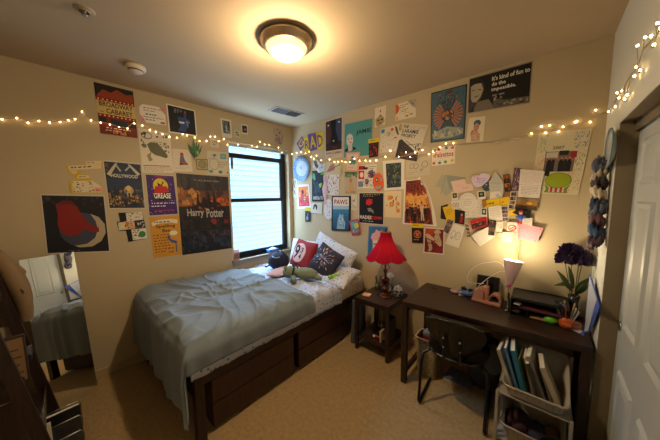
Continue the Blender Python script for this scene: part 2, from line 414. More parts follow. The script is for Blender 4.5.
DRW = mat('drawer_wood', '40261b', .45, kind='wood')
def under_drawer(y0, y1, label, pull):
    t = thing('underbed_drawer_unit', label, 'drawers', (BX1-.62-pull, y0, 0), group='drawer units under the bed')
    L_ = y1-y0
    b = B(); b.box((.0, .003, .02), (.56, L_-.003, .385), WX, bev=.002); obj('drawer_carcass', b, t)
    for z0, z1 in ((.03, .205), (.213, .385)):
        b = B(); b.box((.563, 0, z0), (.583, L_, z1), DRW, bev=.003); obj('drawer_front', b, t)
    return t
under_drawer(-1.90, -1.16, 'two drawer espresso unit under the bed, nearest the foot post', 0)
under_drawer(-1.10, -.40, 'two drawer espresso unit under the bed, nearest the nightstand', 0)
# mattress
SHEETC = dots('fitted_sheet', 'c8c2b0', '4a4f60', 36, .26)
b = B(); b.box((BX0+.02, BY0+.03, .427), (BX1-.015, BY1-.005, .66), SHEETC, bev=.035); tag(obj('mattress', b), 'mattress in cream fitted sheet with small dark print', 'mattress')
def fold(x, y, s=1.0, seed=0):
    v = Vector((x*s+seed, y*s, seed*.3))
    w = Vector((noise.noise(v*1.3), noise.noise(v*1.3+Vector((7, 3, 1))), 0))*.55
    p = v+w
    a = 1-abs(noise.noise(Vector((p.x*3.0+p.y*1.8, p.y*1.3-p.x*.6, 0))))*2
    c = 1-abs(noise.noise(Vector((p.x*2.0-p.y*4.6, p.x*1.6+p.y*1.2, 5))))*2.4
    e = 1-abs(noise.noise(Vector((p.x*9.0+p.y*4.0, p.y*3.0-p.x*1.6, 9))))*2.6
    return max(0, a)**3*.5 + max(0, c)**4*.3 + max(0, e)**2*.12*(.4+max(0, noise.noise(v*1.1)+.4))
def blanket(name, x0, x1, y0, y1, ztop, m, over, drop, amp, seed, nx=70, ny=90, thick=.012, edge=None, puff=.03, rad=.07):
    """cloth lying on the bed block; over=(right,foot) overhang lengths"""
    b = B(); P = []
    LX = x1-x0+over[0]; LY = (y1-y0)+over[1]
    rr = rad
    def bend(d):           # arc-length d past the edge -> outward, down
        if d <= 0: return 0, 0
        q = rr*PI/2
        if d < q: a = d/rr; return rr*math.sin(a), rr*(1-math.cos(a))
        return rr, rr + (d-q)
    for i in range(nx+1):
        row = []
        for j in range(ny+1):
            s = LX*i/nx; tt = LY*j/ny
            if edge: tt = tt*edge(s/LX) ; 
            ox, dx = bend(s-(x1-x0-rr)); oy, dy = bend(tt-(y1-y0-rr)) 
            x = x0+min(s, x1-x0-rr)+ox; y = y1-min(tt, y1-y0-rr)-oy
            dd = max(dx, dy)
            f = fold(s, tt, 1.0, seed)
            z = ztop-dd
            z += amp*f*(1 if dd < .05 else .3)*((1 if tt < .36 else .1) if name[0] == 'p' else 1)
            e = min(1, tt/.12)*min(1, (LX-s)/.10+.3)
            z += puff*(e-1)
            if dd > .03:
                hang = min(1, dd/.25)
                rip = math.sin(s*38+math.sin(s*11+seed)*2.2)*.5+math.sin(s*17+1+seed)*.5 if dy >= dx else math.sin(tt*40)*.6
                if dy >= dx: y -= (.016*rip+.012)*hang + .03*hang*noise.noise(Vector((s*3, tt, seed)))
                else: x += .012*rip*hang
            row.append((x, y, z))
        P.append(row)
    b.grid(P, m)
    Q = [[(p[0], p[1]+ (0), p[2]-thick) for p in r] for r in P]
    o = obj(name, b)
    md = o.modifiers.new('thick', 'SOLIDIFY'); md.thickness = thick; md.offset = -1
    return o
SHEETP = dots('top_sheet', 'b4bdd4', '66728f', 30, .28, dot2='9a948c')
o = blanket('patterned_top_sheet', .04, 1.385, -2.03, -.50, .69, SHEETP, (.155, .05), 1, .075, 3.1, nx=70, ny=80, rad=.06, thick=.012)
tag(o, 'white and blue printed top sheet folded back over the upper bed', 'sheet')
DUV = mat('duvet_cloth', '74828e', .85, bump=.12, bscale=300, Sheen_Weight=.15)
def dedge(u): return 1.0
o = blanket('duvet', .02, 1.40, -2.075, -.93, .742, DUV, (.11, .47), 1, .065, 1.7, nx=170, ny=180, thick=.022, edge=None, puff=.05, rad=.12)
tag(o, 'rumpled grey duvet draped over the foot of the bed', 'duvet')
# ================================================================== PRINTS ON THE LEFT WALL
K = '121214'; Wh = 'e2ddd0'; CR = 'd3c8ae'
def L(name, label, cat, px, ops, **k): return sheet(name, label, cat, 'L', px, ops, **k)
def Bk(name, label, cat, px, ops, **k): return sheet(name, label, cat, 'B', px, ops, **k)
L('poster', 'red, black and cream theatre poster with dotted red bands, high on the left wall', 'poster', [(93.6,81.8),(133,91.5),(137.6,138.2),(100.4,133.3)],
  [('r',0,0,1,1,'1c1210'),('p',[(.05,.78),(.2,.9),(.4,.86),(.55,.95),(.8,.88),(.97,.92),(.98,.72),(.03,.72)],'8f3a16'),('r',0,.36,1,.72,'c9b26a'),('r',0,.67,1,.735,'8c1418'),('r',0,.345,1,.41,'8c1418')]
  +[('e',.06+i*.11,.70,.02,.014,'f0d98a') for i in range(9)]+[('e',.06+i*.11,.378,.02,.014,'f0d98a') for i in range(9)]
  +[('t','BROADWAY',.06,.56,.94,.66,'4a2a18'),('t','CABARET',.22,.43,.92,.53,'4a2a18'),('r',.05,.445,.17,.455,'4a2a18'),('r',0,0,1,.34,'6b2412'),('r',.3,.2,.75,.32,'20242c'),('r',.0,.24,.2,.34,'2a1712'),('r',.8,.2,1,.34,'2a1712'),('n',.1,.02,.9,.12,16,['a33a1c','3b1610','c77a4a'],.05),('w',.15,.06,.85,.16,2,'d8c0a0')])
L('greeting_card', 'white card with pink corners and red lettering beside the cabaret poster', 'card', [(138.7,103.3),(164.9,108.2),(166,125.5),(140.5,121.8)],
  [('p',[(0,0),(.22,0),(0,.45)],'c98a84'),('p',[(1,1),(.75,1),(1,.6)],'c98a84'),('p',[(0,1),(.12,1),(0,.8)],'c98a84'),('w',.15,.62,.85,.9,2,'a8323c'),('w',.2,.38,.8,.6,1,'4a7078'),('w',.1,.12,.9,.4,2,'4a4040'),('r',.78,.05,.96,.16,'b0402c')], base=Wh)
L('poster', 'black poster with a blue arm in a cast holding a hand up', 'poster', [(166,103.3),(195,110.4),(197.3,136.4),(169,132.4)],
  [('r',.04,.04,.96,.96,'0e0f16'),('p',[(.32,.12),(.42,.3),(.36,.46),(.34,.62),(.55,.62),(.58,.8),(.66,.8),(.64,.6),(.74,.58),(.76,.48),(.7,.42),(.72,.3),(.62,.22),(.6,.1)],'2f4a80'),('p',[(.58,.8),(.66,.8),(.64,.88),(.59,.88)],'a8433a'),('w',.22,.74,.52,.9,3,'9aa0a8'),('r',.38,.4,.56,.46,'d8d8d8'),('n',.62,.3,.78,.5,5,['8fb0d8'],.03)], base=Wh)
L('poster', 'white illustrated map poster with a grey green cape shape', 'poster', [(137.6,127.8),(170,133.6),(173.6,172.7),(142.7,172.7)],
  [('p',[(.22,.66),(.34,.72),(.55,.72),(.78,.52),(.86,.42),(.8,.36),(.6,.4),(.45,.42),(.3,.5)],'5b5c44'),('p',[(.18,.4),(.34,.5),(.3,.38),(.36,.3),(.24,.26)],'8a8058'),('e',.14,.62,.07,.05,'6b6a55'),('o',.24,.86,.16,.07,.02,'5a5048'),('e',.18,.9,.05,.04,'3a3734'),('n',.05,.6,.2,.9,8,['3a3a34','8b8470'],.04),('w',.42,.62,.88,.76,3,'6b5a44'),('n',.75,.5,.92,.75,10,['6b5a44','4a4238'],.035),('n',.5,.8,.95,.95,9,['5d5044','39332e'],.03),('r',.04,.155,.9,.175,'9c3a34'),('w',.04,.02,.96,.14,4,'6e665c')], base='cfc6b2')
L('poster', 'cream sheet with a small red and blue figure, between map poster and speaker drawing', 'poster', [(172.2,148.6),(190,150),(192.7,171.8),(173.6,171.5)],
  [('p',[(.38,.6),(.46,.85),(.6,.8),(.58,.62),(.72,.4),(.8,.3),(.55,.3),(.32,.28)],'8a4a3c'),('e',.5,.78,.1,.08,'a8323c'),('e',.52,.55,.11,.14,'4a6488'),('e',.42,.35,.08,.06,'5c3b34'),('e',.7,.36,.09,.06,'76604a'),('w',.1,.1,.9,.2,2,'9a8f80')], base='cbc1ae')
L('paper_cutting', 'yellow torn paper cutting with white ticket strips, upper one', 'paper', [(64.6,163),(102.8,160),(102.8,182),(72,182)],
  [('p',[(.06,.85),(.95,.82),(.96,.62),(.04,.62)],'cdc09c'),('w',.1,.66,.9,.82,1,'4b4438'),('p',[(.06,.58),(.26,.6),(.22,.42),(.1,.42)],'cfb6a0'),('p',[(.54,1.0),(.96,.98),(.96,.84),(.52,.84)],'cdc09c'),('w',.56,.88,.92,.97,1,'4b4438')],
  base='c2a21a', outline=[(0,.88),(.0,.5),(.28,.0),(.42,.1),(.3,.6),(.84,.58),(.99,.6),(.99,1.0),(.53,1.0),(.52,.88)])
L('paper_cutting', 'yellow torn paper cutting with white ticket strips, lower one above the moon poster', 'paper', [(67.5,175),(103,174),(103.5,193),(69.5,193)],
  [('p',[(.28,.98),(.58,.96),(.6,.8),(.25,.8)],'cfc2a4'),('w',.3,.84,.56,.94,1,'4b4438'),('p',[(.1,.66),(.68,.66),(.95,.32),(.95,.04),(.1,.04)],'cfc2a4'),('n',.1,.06,.72,.62,34,['4b4438','8b7f66','2e2a26','b3a684'],.035),('p',[(.72,.3),(.98,.28),(.98,.06),(.72,.08)],'cf9a86'),('n',.76,.1,.95,.26,6,['a8433a'],.03)],
  base='c2a21a', outline=[(.02,.7),(.24,.72),(.24,1),(.6,1),(.66,.62),(.78,.4),(1,.32),(1,.02),(.04,.0)], d=.004)
L('poster', 'dark poster with a red cloud, blue disc and pale crescent moon', 'poster', [(40,194),(104.5,195.3),(110.5,252),(46.5,254.3)],
  [('r',.02,.02,.98,.98,'15151b'),('n',.02,.82,.98,.97,26,['2a262c','1d1c24','38343a'],.04),('e',.57,.4,.36,.30,'3a3d4e'),('p',[(.72,.68),(.86,.62),(.95,.5),(.95,.34),(.86,.2),(.7,.11),(.5,.1),(.42,.13),(.62,.16),(.76,.26),(.82,.4),(.8,.55)],'a3967c'),
   ('p',[(.2,.48),(.22,.68),(.2,.82),(.32,.9),(.44,.88),(.52,.8),(.58,.66),(.7,.5),(.84,.44),(.84,.36),(.72,.36),(.6,.42),(.5,.32),(.36,.3),(.26,.34)],'7a1d1a'),('p',[(.22,.74),(.3,.9),(.44,.9),(.5,.8),(.4,.84),(.3,.82)],'5a1c1c'),('w',.3,.03,.7,.07,1,'55535a')], base='b9b2a4')
L('poster', 'dark blue night scene poster with pale crossing searchlight beams', 'poster', [(102.2,159.6),(141.3,163.3),(145.8,208.7),(108.7,209)],
  [('r',.03,.02,.97,.97,'1e2c42'),('n',.03,.6,.97,.96,50,['3a3022','5c4a30','2c2a2c'],.06),('p',[(.18,.68),(.34,.93),(.66,.93),(.86,.72),(.8,.6),(.2,.6)],'22334c'),('p',[(.06,.72),(.3,.95),(.36,.95),(.14,.68)],'b4ae98'),('p',[(.94,.76),(.68,.95),(.62,.95),(.86,.72)],'b4ae98'),('p',[(.4,.78),(.28,.93),(.33,.93),(.44,.8)],'9aa098'),('p',[(.56,.8),(.72,.93),(.67,.93),(.52,.82)],'9aa098'),
   ('t','HOLLYWOOD',.16,.66,.86,.735,'c9c4b4'),('r',.03,.42,.97,.6,'22344e'),('n',.03,.05,.97,.42,110,['3a3c48','8a6a3c','2a2e3c','54402c','1b2130'],.05),('e',.58,.4,.13,.09,'a38a58'),('e',.58,.44,.07,.06,'c7ae74'),('r',.52,.26,.64,.38,'b09a70'),('r',.55,.26,.6,.34,'2b2820'),('n',.05,.05,.95,.28,50,['a8813f','d0a85c','2b2a30'],.022)], base='b9b2a4')
L('collage', 'patchwork of black and white comic stickers below the searchlight poster', 'collage', [(116,213),(143,211),(148,239),(120,243)],
  [('p',R4(.12,.72,.35,.98),K),('p',R4(.34,.7,.96,.98),'c9c4b6'),('n',.36,.72,.94,.96,26,['8a7c60','4a463e','b08a3c'],.03),('p',R4(.02,.42,.3,.68),'b9c0a4'),('p',R4(.24,.42,.62,.7),'c59a7c'),('n',.06,.44,.6,.68,22,['b0563c','6b8a5c','d8c48a'],.05),('p',R4(.6,.4,.98,.7),'23262c'),('n',.62,.42,.96,.68,12,['a8a8a0','43474f'],.05),('p',R4(.28,.0,.5,.42),K),('p',R4(.45,.03,.99,.40),'d0cbbf'),('n',.47,.06,.8,.38,30,['3b3b3a','7a756c'],.03),('e',.82,.2,.13,.11,'2f7a4c')],
  base='2a2a2a', outline=[(.08,1),(.97,.98),(1,.02),(.3,0),(.25,.38),(.02,.4),(-.02,.7),(.1,.72)])
L('poster', 'purple poster with a yellow disc and white lettering over red', 'poster', [(145,173.6),(174,175.5),(178.5,214.5),(149,216.4)],
  [('r',.02,.02,.98,.98,'3a2160'),('n',.04,.05,.96,.95,60,['7a68a8','564088','a79ac8'],.022),('e',.48,.72,.26,.19,'cdb53e'),('n',.38,.72,.6,.84,6,['241a20'],.06),('p',[(.24,.6),(.3,.72),(.68,.72),(.76,.6),(.74,.52),(.24,.52)],'b02028'),('p',[(.2,.52),(.78,.58),(.82,.4),(.5,.36),(.18,.42)],'17141c'),('t','GREASE',.22,.42,.8,.55,Wh),('r',.3,.93,.75,.96,'8c2050'),('r',.1,.18,.9,.34,'3a2160'),('w',.1,.2,.9,.34,2,'cfc6da'),('r',.2,.11,.82,.14,'8c2050')], base='b9b2a4')
L('poster', 'golden yellow poster with a blue pencil figure and brown lettering', 'poster', [(149,217.2),(178.7,215.5),(182.2,254),(153.6,258.2)],
  [('p',[(.06,.86),(.3,.92),(.7,.93),(.94,.9),(.92,.8),(.7,.84),(.3,.83),(.08,.78)],'cfc8b4'),('w',.12,.83,.88,.9,1,'2a2620'),('t','Spelling',.18,.7,.84,.8,'2e2212'),('t','Bee',.38,.61,.64,.69,'2e2212'),('w',.06,.1,.62,.58,7,'6b3a14'),('e',.76,.57,.14,.06,'d8cfba'),('p',[(.56,.5),(.68,.4),(.86,.36),(.84,.3),(.66,.33),(.55,.42)],'2a5290'),('r',.79,.08,.83,.34,'2a5290'),('e',.58,.48,.05,.04,'2a4a80'),('w',.5,.05,.75,.24,2,'8a4a1c')], base='c08a30')
L('poster', 'large dark film poster with black towers against a fiery sky beside the window', 'poster', [(176,173),(228,177),(232,248),(182.4,255.2)],
  [('g',0,0,1,.36,'12161c','26262a',6),('g',0,.36,1,.6,'2c2220','2a2326',5),('g',0,.6,1,1,'84552e','2e2c32',14),('n',.0,.62,.42,.84,40,['a8733c','7c4e30','94602f','5c3c2c','b88448'],.055),('n',.4,.62,1,.84,40,['5c3a2c','3e2e2c','6c4028','4c342c'],.055),('n',.0,.80,1,1,80,['2a282d','343238','3f393a','26242a'],.07),('n',.55,.6,.98,.72,16,['b8541c','8a3a1c'],.035),
   ('p',[(.14,.56),(.2,.62),(.24,.60),(.255,.68),(.27,.61),(.33,.63),(.335,.74),(.35,.79),(.365,.74),(.38,.65),(.43,.64),(.44,.70),(.47,.73),(.50,.70),(.53,.67),(.545,.78),(.56,.83),(.575,.78),(.60,.66),(.65,.65),(.66,.77),(.675,.82),(.69,.77),(.71,.65),(.78,.65),(.82,.6),(.9,.58),(.9,.5),(.12,.5)],'1c181b'),('n',.2,.52,.85,.64,30,['8a4020','2a2020','5c2c1c','161316'],.028),
   ('p',[(0,.5),(.3,.48),(.5,.42),(.7,.48),(1,.5),(1,.3),(0,.3)],'1c1a1e'),('n',0,.3,1,.5,30,['24201f','1a1a20','2e2624'],.06),('t','Harry',.14,.45,.45,.57,'9c9c9a'),('t','Potter',.5,.45,.86,.57,'9c9c9a'),('n',.58,.36,1,.43,10,['7a2a20','4a1e1c'],.04),('n',0,.02,1,.28,110,['1a222e','242a36','10141a','2e3640'],.05),('n',.55,.2,.98,.28,8,['5b2a22','7c3428'],.025),('t','IT ALL ENDS HERE',.3,.92,.8,.94,'8a8680')], base='16161a', d=.002)
L('photo_card', 'white bordered photo of people outdoors, left of the window head', 'photo', [(220,117.8),(231,120),(232.2,138.2),(222.4,137)],
  [('r',.15,.22,.85,.9,'59605a'),('n',.17,.24,.83,.88,26,['3a4434','8a9490','5d6c80','2a2c28'],.08),('p',[(.4,.3),(.4,.62),(.5,.7),(.58,.6),(.6,.3)],'8fa0b0')], base='cfc8b6')
L('sticker', 'small white square sticker with a green flower between two photos', 'sticker', [(234.5,130),(240.6,131.6),(240.3,138),(234,137)], [('n',.15,.15,.85,.85,14,['5a6a4a','3a3c34','8a8c70'],.12)], base='bdb8a4')
L('photo_card', 'small white bordered dark portrait photo above the window', 'photo', [(241,123.6),(247.8,125),(248,134.7),(241.5,133.8)],
  [('r',.14,.16,.86,.86,'2a2020'),('e',.55,.55,.17,.22,'8a6a5c'),('e',.5,.7,.2,.14,'191416')], base='c9c4b4')
L('print', 'pale illustrated print of crowded figures beside the room corner', 'poster', [(273.3,127.6),(283,129.7),(282.7,147.6),(274,146.4)],
  [('n',.03,.03,.97,.97,70,['7a5a58','4a4450','b08a80','9a9484','5c4a44'],.07),('r',.1,.75,.5,.93,'a8a090')], base='ada08c')
L('greeting_card', 'small cream doodle card under the string lights left of window', 'card', [(210.4,138.2),(218.6,139.4),(219,148),(210.6,146.6)], [('w',.15,.2,.85,.85,3,'6b6254'),('n',.2,.2,.8,.8,6,['8a7048','5a6058'],.07)], base='c6bda6')
L('doodle_sheet', 'cream sheet with teal stamps and fine line doodles beside the window', 'drawing', [(207,150.5),(228.5,152.7),(228.5,175.2),(207.8,174)],
  [('e',.33,.83,.08,.06,'4a8088'),('r',.6,.7,.88,.92,'5f9498'),('r',.66,.76,.84,.86,'86aaa8'),('o',.3,.45,.22,.24,.02,'7a7870'),('w',.5,.3,.95,.6,3,'7a7468'),('e',.6,.12,.1,.07,'3f7f80'),('e',.15,.12,.13,.1,'5a7c78'),('o',.15,.12,.1,.08,.02,Wh),('n',.05,.6,.5,.98,8,['8a8478'],.025),('e',.95,.1,.04,.04,'a8483c')], base='c2baa4')
L('drawing', 'pale square drawing of a round speaker under a painted leafy plant', 'drawing', [(195.5,159),(207.5,159),(208.4,170.4),(196.6,169.6)],
  [('r',.08,.1,.92,.92,'a79c7a'),('e',.52,.52,.33,.35,'8b8262'),('o',.52,.52,.33,.35,.04,'5f5a44')], base='6e664c')
# cut-out of leaves, each leaf a real blade
b = B(); G1 = mat('leaf_a', '2c6b34', .5); G2 = mat('leaf_b', '1d4a2a', .5); G3 = mat('leaf_c', '8fae5a', .5)
def blade(b, p0, p1, w, m, out, sag=0, nrm=Vector((1, 0, 0))):
    p0, p1 = Vector(p0), Vector(p1); d = p1-p0; s = d.cross(nrm).normalized(); P = []
    for i in range(7):
        t = i/6; c = p0+d*t+nrm*(out*math.sin(t*PI*.5)); c.z -= sag*t*t; ww = w*math.sin(PI*min(.98, .12+t*.88))
        P.append([c-s*ww, c+nrm*.003, c+s*ww])
    b.grid(P, m)
base = on(195.5, 157, 0, .01)
for (px, py), m, w in (((192.5,137.5),G1,.012),((190,145),G1,.011),((187,143),G2,.01),((199,142),G2,.01),((202,146),G1,.01),((196.5,141),G1,.011),((188.5,149),G1,.009),((201,150),G2,.01),((194,160),G2,.008),((199,158),G3,.008),((201,157),G3,.006)):
    tip = on(px, py, 0, .012); 
    st = base if py < 152 else on(194.5, 147, 0, .01)
    blade(b, st, tip, w, m, .012)
tag(obj('leaf_cutout', b), 'green leafy plant cutting taped to the left wall above the speaker drawing', 'plant')
# film strip taped on the window
b = B(); c0 = on(230.6, 157.2, 0, -.078); c1 = on(233.6, 169, 0, -.078)
b.box((-.0835, c0.y, c1.z), (-.082, c1.y, c0.z), pm('54504a'));
for k in range(3):
    z = c1.z + (c0.z-c1.z)*(k+.15)/3; b.box((-.082, c0.y+.006, z), (-.0815, c1.y-.006, z+(c0.z-c1.z)*.24), pm(['9a7a5c', '3a2c26', '8a6450'][k]))
tag(obj('photo_strip', b), 'narrow brown photo strip taped to the window pane', 'photo')
# ================================================================== PRINTS ON THE BACK WALL
PU = '6a4a7c'; YE = 'cdb018'
def letter(px, base, ch, col, box, label, d): return Bk('letter_card', label, 'letter card', px, [('t', ch)+box+(col,)], base=base, d=d, group=None)
letter([(296.5,143.6),(302,136),(306,143.4),(300.4,151)], PU, 'G', YE, (.12,.18,.88,.84), 'purple diamond card with yellow letter G', .004)
letter([(303.8,137.7),(308.6,137.2),(310.5,152.6),(304.6,152.9)], YE, 'R', PU, (.12,.25,.9,.8), 'yellow card with purple letter R', .006)
letter([(307.6,134.6),(315.8,132.8),(317.3,149.3),(309.6,151.6)], PU, 'A', YE, (.15,.15,.9,.88), 'purple card with yellow letter A', .008)
letter([(316,133.6),(323.4,132),(323.6,148.2),(317.6,149.6)], YE, 'D', PU, (.12,.14,.88,.88), 'yellow card with purple letter D', .005)
Bk('poster', 'tall dark poster with two faces and pale title strip, right of letter cards', 'poster', [(324.9,121.3),(342.7,115.7),(342.4,157),(325.2,159)],
  [('r',.04,.2,.96,.97,'211a20'),('p',[(.04,.97),(.3,.97),(.38,.6),(.3,.4),(.04,.4)],'4a2c26'),('p',[(.66,.97),(.96,.97),(.96,.42),(.8,.4),(.62,.7)],'38405a'),('e',.5,.6,.12,.04,'8a4a34'),('p',[(.3,.97),(.66,.97),(.58,.7),(.72,.5),(.72,.3),(.32,.3),(.34,.5),(.44,.7)],'100e14'),('r',.04,.2,.96,.32,'3a1f1e'),('n',.1,.2,.9,.3,12,['5c3028','241616'],.06),('e',.2,.86,.04,.02,'e8d8b0'),('e',.8,.88,.04,.02,'cfd8e0'),('e',.5,.44,.04,.02,'e0c890'),('t','DION COLMAN',.06,.105,.94,.165,'6b2a24'),('w',.1,.03,.9,.08,1,'8a7a68')], base='c2b49c')
Bk('poster', 'flat teal poster with a white face and black capital letters', 'poster', [(344.8,124.4),(372.5,118.3),(372,154.8),(344,157.5)],
  [('t','JAMIE',.44,.6,.96,.76,'182226'),('e',.21,.5,.13,.17,'c4beb4'),('p',[(.1,.5),(.09,.64),(.2,.7),(.3,.64),(.3,.58),(.2,.62)],'c4beb4'),('p',[(.02,.22),(.14,.3),(.2,.22),(.28,.32),(.46,.24),(.4,.2),(.02,.17)],'141c2c'),('p',[(.15,.2),(.15,.38),(.3,.36),(.32,.22),(.22,.16)],'b8b0a4'),('e',.16,.53,.025,.012,K),('e',.28,.54,.025,.012,K),('e',.24,.43,.04,.018,'9c2a2c')], base='4a8c8c')
Bk('theatre_programme', 'small programme with yellow band and red cover, overlapping the teal poster', 'programme', [(368.6,139.3),(379,137.6),(378.2,156.4),(369,158)],
  [('r',0,0,1,.78,'1a1212'),('n',.08,.1,.92,.72,22,['7a1c1c','a83024','401214'],.09),('w',.1,.84,.9,.97,1,'2a2410')], base='cdb018', d=.006)
Bk('greeting_card', 'cream card with a small red tree and goblin face cut-out', 'card', [(375,108.2),(386.2,105.2),(385,124.5),(374.8,127.6)],
  [('p',[(.42,.72),(.5,.88),(.58,.72)],'a8483c'),('p',[(.3,.48),(.5,.62),(.72,.5)],'b0564c'),('p',[(.1,.1),(.05,.4),(.2,.48),(.5,.5),(.8,.46),(.95,.2),(.7,.02),(.3,.0)],'a39468'),('e',.34,.32,.12,.05,'4a3c28'),('e',.68,.32,.12,.05,'4a3c28'),('e',.5,.16,.14,.05,'7a5c48')], base=CR)
Bk('greeting_card', 'collaged thank you card with an orange side, grey corner and coloured words', 'card', [(395.9,104.5),(416,98.6),(415.7,116.8),(395.5,121)],
  [('p',[(0,.98),(.08,1),(.2,.74),(.14,.5),(0,.35)],'c0562a'),('p',[(.6,1),(1,1),(1,.5),(.85,.62),(.7,.82)],'9a958a'),('n',.75,.62,.98,.95,12,['6a665e','b5b0a4'],.04),('w',.2,.66,.66,.9,2,'7a2430'),('w',.24,.42,.7,.62,2,'3a567c'),('w',.4,.3,.8,.42,1,'b89a3c'),('r',.5,.13,.64,.2,'a82c2c'),('w',.68,.12,.95,.32,1,'4a4440'),('p',[(.04,.04),(.04,.2),(.1,.26),(.16,.06)],'cc9a22')], base=CR)
Bk('doodle_sheet', 'white sheet packed with faint pencil doodles, left of the black and white flyer', 'drawing', [(380.6,128.9),(402.8,123),(401.6,150.4),(379.6,153)],
  [('n',.04,.04,.96,.75,90,['a49a8c','8f8a84','b8907c','9aa0a0'],.022),('r',.04,.8,.2,.95,'3a7a94'),('e',.55,.86,.07,.06,'b8563c'),('p',[(.66,.98),(.76,.9),(.86,.6),(.78,.62),(.7,.8)],'5c3c2c'),('e',.9,.86,.07,.12,'6f9a6a'),('e',.9,.86,.035,.06,'cc8a30'),('e',.7,.52,.07,.03,'b0504c'),('e',.4,.72,.1,.1,'b0a678')], base='c9c0ac')
Bk('poster', 'tilted flyer with bold black capitals on white over a dark fence', 'poster', [(403,123),(428.2,125),(416.6,161.6),(395,157.3)],
  [('p',[(.0,.0),(1,.0),(.97,.2),(.10,.55),(.0,.5)],'2a2024'),('n',.1,.03,.95,.26,30,['4a2c24','5c3a2c','1c1820'],.06),('t','THE',.05,.87,.28,.95,K),('t','LARAMIE',.06,.74,.72,.84,K),('t','PROJECT',.06,.6,.66,.71,K),('w',.34,.84,.96,.95,3,'7a746a'),('l',.3,.52,.96,.3,.015,'26303a'),('l',.4,.4,.96,.5,.015,'26303a'),('n',.75,.3,.97,.5,12,['22354a'],.03)], base='c4bca8', d=.007)
Bk('poster', 'blue poster with an orange sunburst over pale clouds', 'poster', [(431.3,93),(467.3,83.8),(464.6,138.6),(430.5,142.9)],
  [('r',0,0,1,1,'17202c'),('r',.03,.02,.97,.98,'3c5c6c')]
  +[('p',[(.5+.16*math.cos(a-.05),.5+.1*math.sin(a-.05)),(.5+.42*math.cos(a-.06),.5+.3*math.sin(a-.06)),(.5+.42*math.cos(a+.06),.5+.3*math.sin(a+.06)),(.5+.16*math.cos(a+.05),.5+.1*math.sin(a+.05))],'b06a3c' if abs(math.cos(a)) > .6 else '26323e') for a in [i*PI/14 for i in range(28)]]
  +[('e',.5,.5,.17,.11,'26323e'),('n',.34,.4,.66,.6,26,['9a6434','b87c44','5c4a3c'],.04),('o',.5,.5,.17,.11,.015,'17202c'),('p',[(.1,.06),(.05,.16),(.3,.24),(.5,.28),(.75,.24),(.95,.2),(.95,.1),(.6,.05)],'8f9488'),('n',.1,.08,.9,.24,20,['b0a88c','6a7880'],.06),('n',.2,.7,.8,.95,26,['7a3a30','1e2a36','a85a3c'],.025),('n',.06,.55,.94,.95,16,['1a2430'],.02),('t','200',.42,.9,.6,.96,'141c26')], base='17202c')
Bk('poster', 'wide black and white poster of a man beside a white printed quote', 'poster', [(469.2,78.5),(533,60.5),(530,103),(467.3,113.7)],
  [('r',.015,.03,.985,.97,'0d0c0c'),('p',[(.03,.02),(.03,.85),(.12,.9),(.24,.84),(.28,.66),(.27,.5),(.22,.36),(.2,.3),(.38,.26),(.5,.03)],'3a3632'),('p',[(.05,.4),(.04,.74),(.1,.8),(.22,.78),(.26,.6),(.22,.4),(.15,.28),(.08,.3)],'a09684'),('p',[(.02,.76),(.05,.92),(.16,.95),(.26,.86),(.25,.78),(.14,.8)],'1a1816'),('l',.06,.62,.12,.64,.02,'2b2622'),('l',.17,.62,.23,.6,.02,'2b2622'),('l',.11,.43,.19,.45,.02,'3a2c26'),('p',[(.1,.03),(.17,.28),(.36,.3),(.46,.03)],'6e675c'),('p',[(.03,.03),(.1,.18),(.12,.03)],'17140f'),('p',[(.44,.3),(.62,.2),(.98,.18),(.98,.04),(.44,.04)],'57514a'),('n',.46,.05,.97,.2,14,['8a8274','38342f'],.04),('n',.44,.22,.6,.34,5,['8a8274'],.035),
   ('t',"It's kind of fun to",.4,.76,.97,.88,'d8d2c4'),('t','do the',.4,.62,.62,.72,'d8d2c4'),('t','impossible.',.4,.46,.78,.58,'d8d2c4'),('w',.4,.32,.76,.42,1,'8a8478')], base='8a8272')
Bk('drawing', 'watercolour sketch of a person in a blue cap below the portrait poster', 'drawing', [(469,118),(485.5,116),(483,142),(466,143.2)],
  [('e',.55,.76,.22,.13,'3a5a6c'),('e',.52,.6,.17,.16,'b08468'),('l',.4,.62,.48,.64,.02,'3a2620'),('l',.58,.64,.66,.62,.02,'3a2620'),('p',[(.3,.06),(.22,.35),(.35,.48),(.6,.46),(.78,.3),(.8,.06)],'b8947c'),('p',[(.2,.3),(.26,.5),(.38,.5),(.34,.36)],'9a6c54'),('n',.25,.08,.8,.45,16,['8a5c48','cfae98','a37660'],.04),('e',.5,.5,.05,.02,'8c3c34')], base=CR)
Bk('drawing', 'small white sign with red lettering and bright paint dots', 'drawing', [(432.4,148.2),(455.5,145.5),(455,163.6),(431.6,166)],
  [('t','Falsettos',.14,.44,.92,.74,'a82a3c')]+[('e',x,y,.07,.08,c) for x,y,c in ((.1,.14,'c0502a'),(.35,.13,'3a6a9c'),(.6,.16,'4a8a4c'),(.88,.2,'c8a82c'),(.1,.55,'c8882c'),(.1,.85,'7a4a8c'),(.3,.88,'c04a3c'),(.88,.9,'b84a7c'),(.62,.92,'4a6a9c'))]+[('n',.05,.05,.95,.95,22,['8a4a5c','4a7a8c','c8a04c'],.02)], base='d8cfba')
Bk('print', 'white bordered dark print of blue green glass squares', 'poster', [(382.7,161),(404.5,159),(404,189),(384.3,190.6)],
  [('r',.14,.08,.86,.9,'26302e')]+[('n',.15,.1,.85,.88,90,['3a4c58','20282a','4a5a48','6a6a48','2a3a4c'],.05)], base='d2cbbb', d=.005)
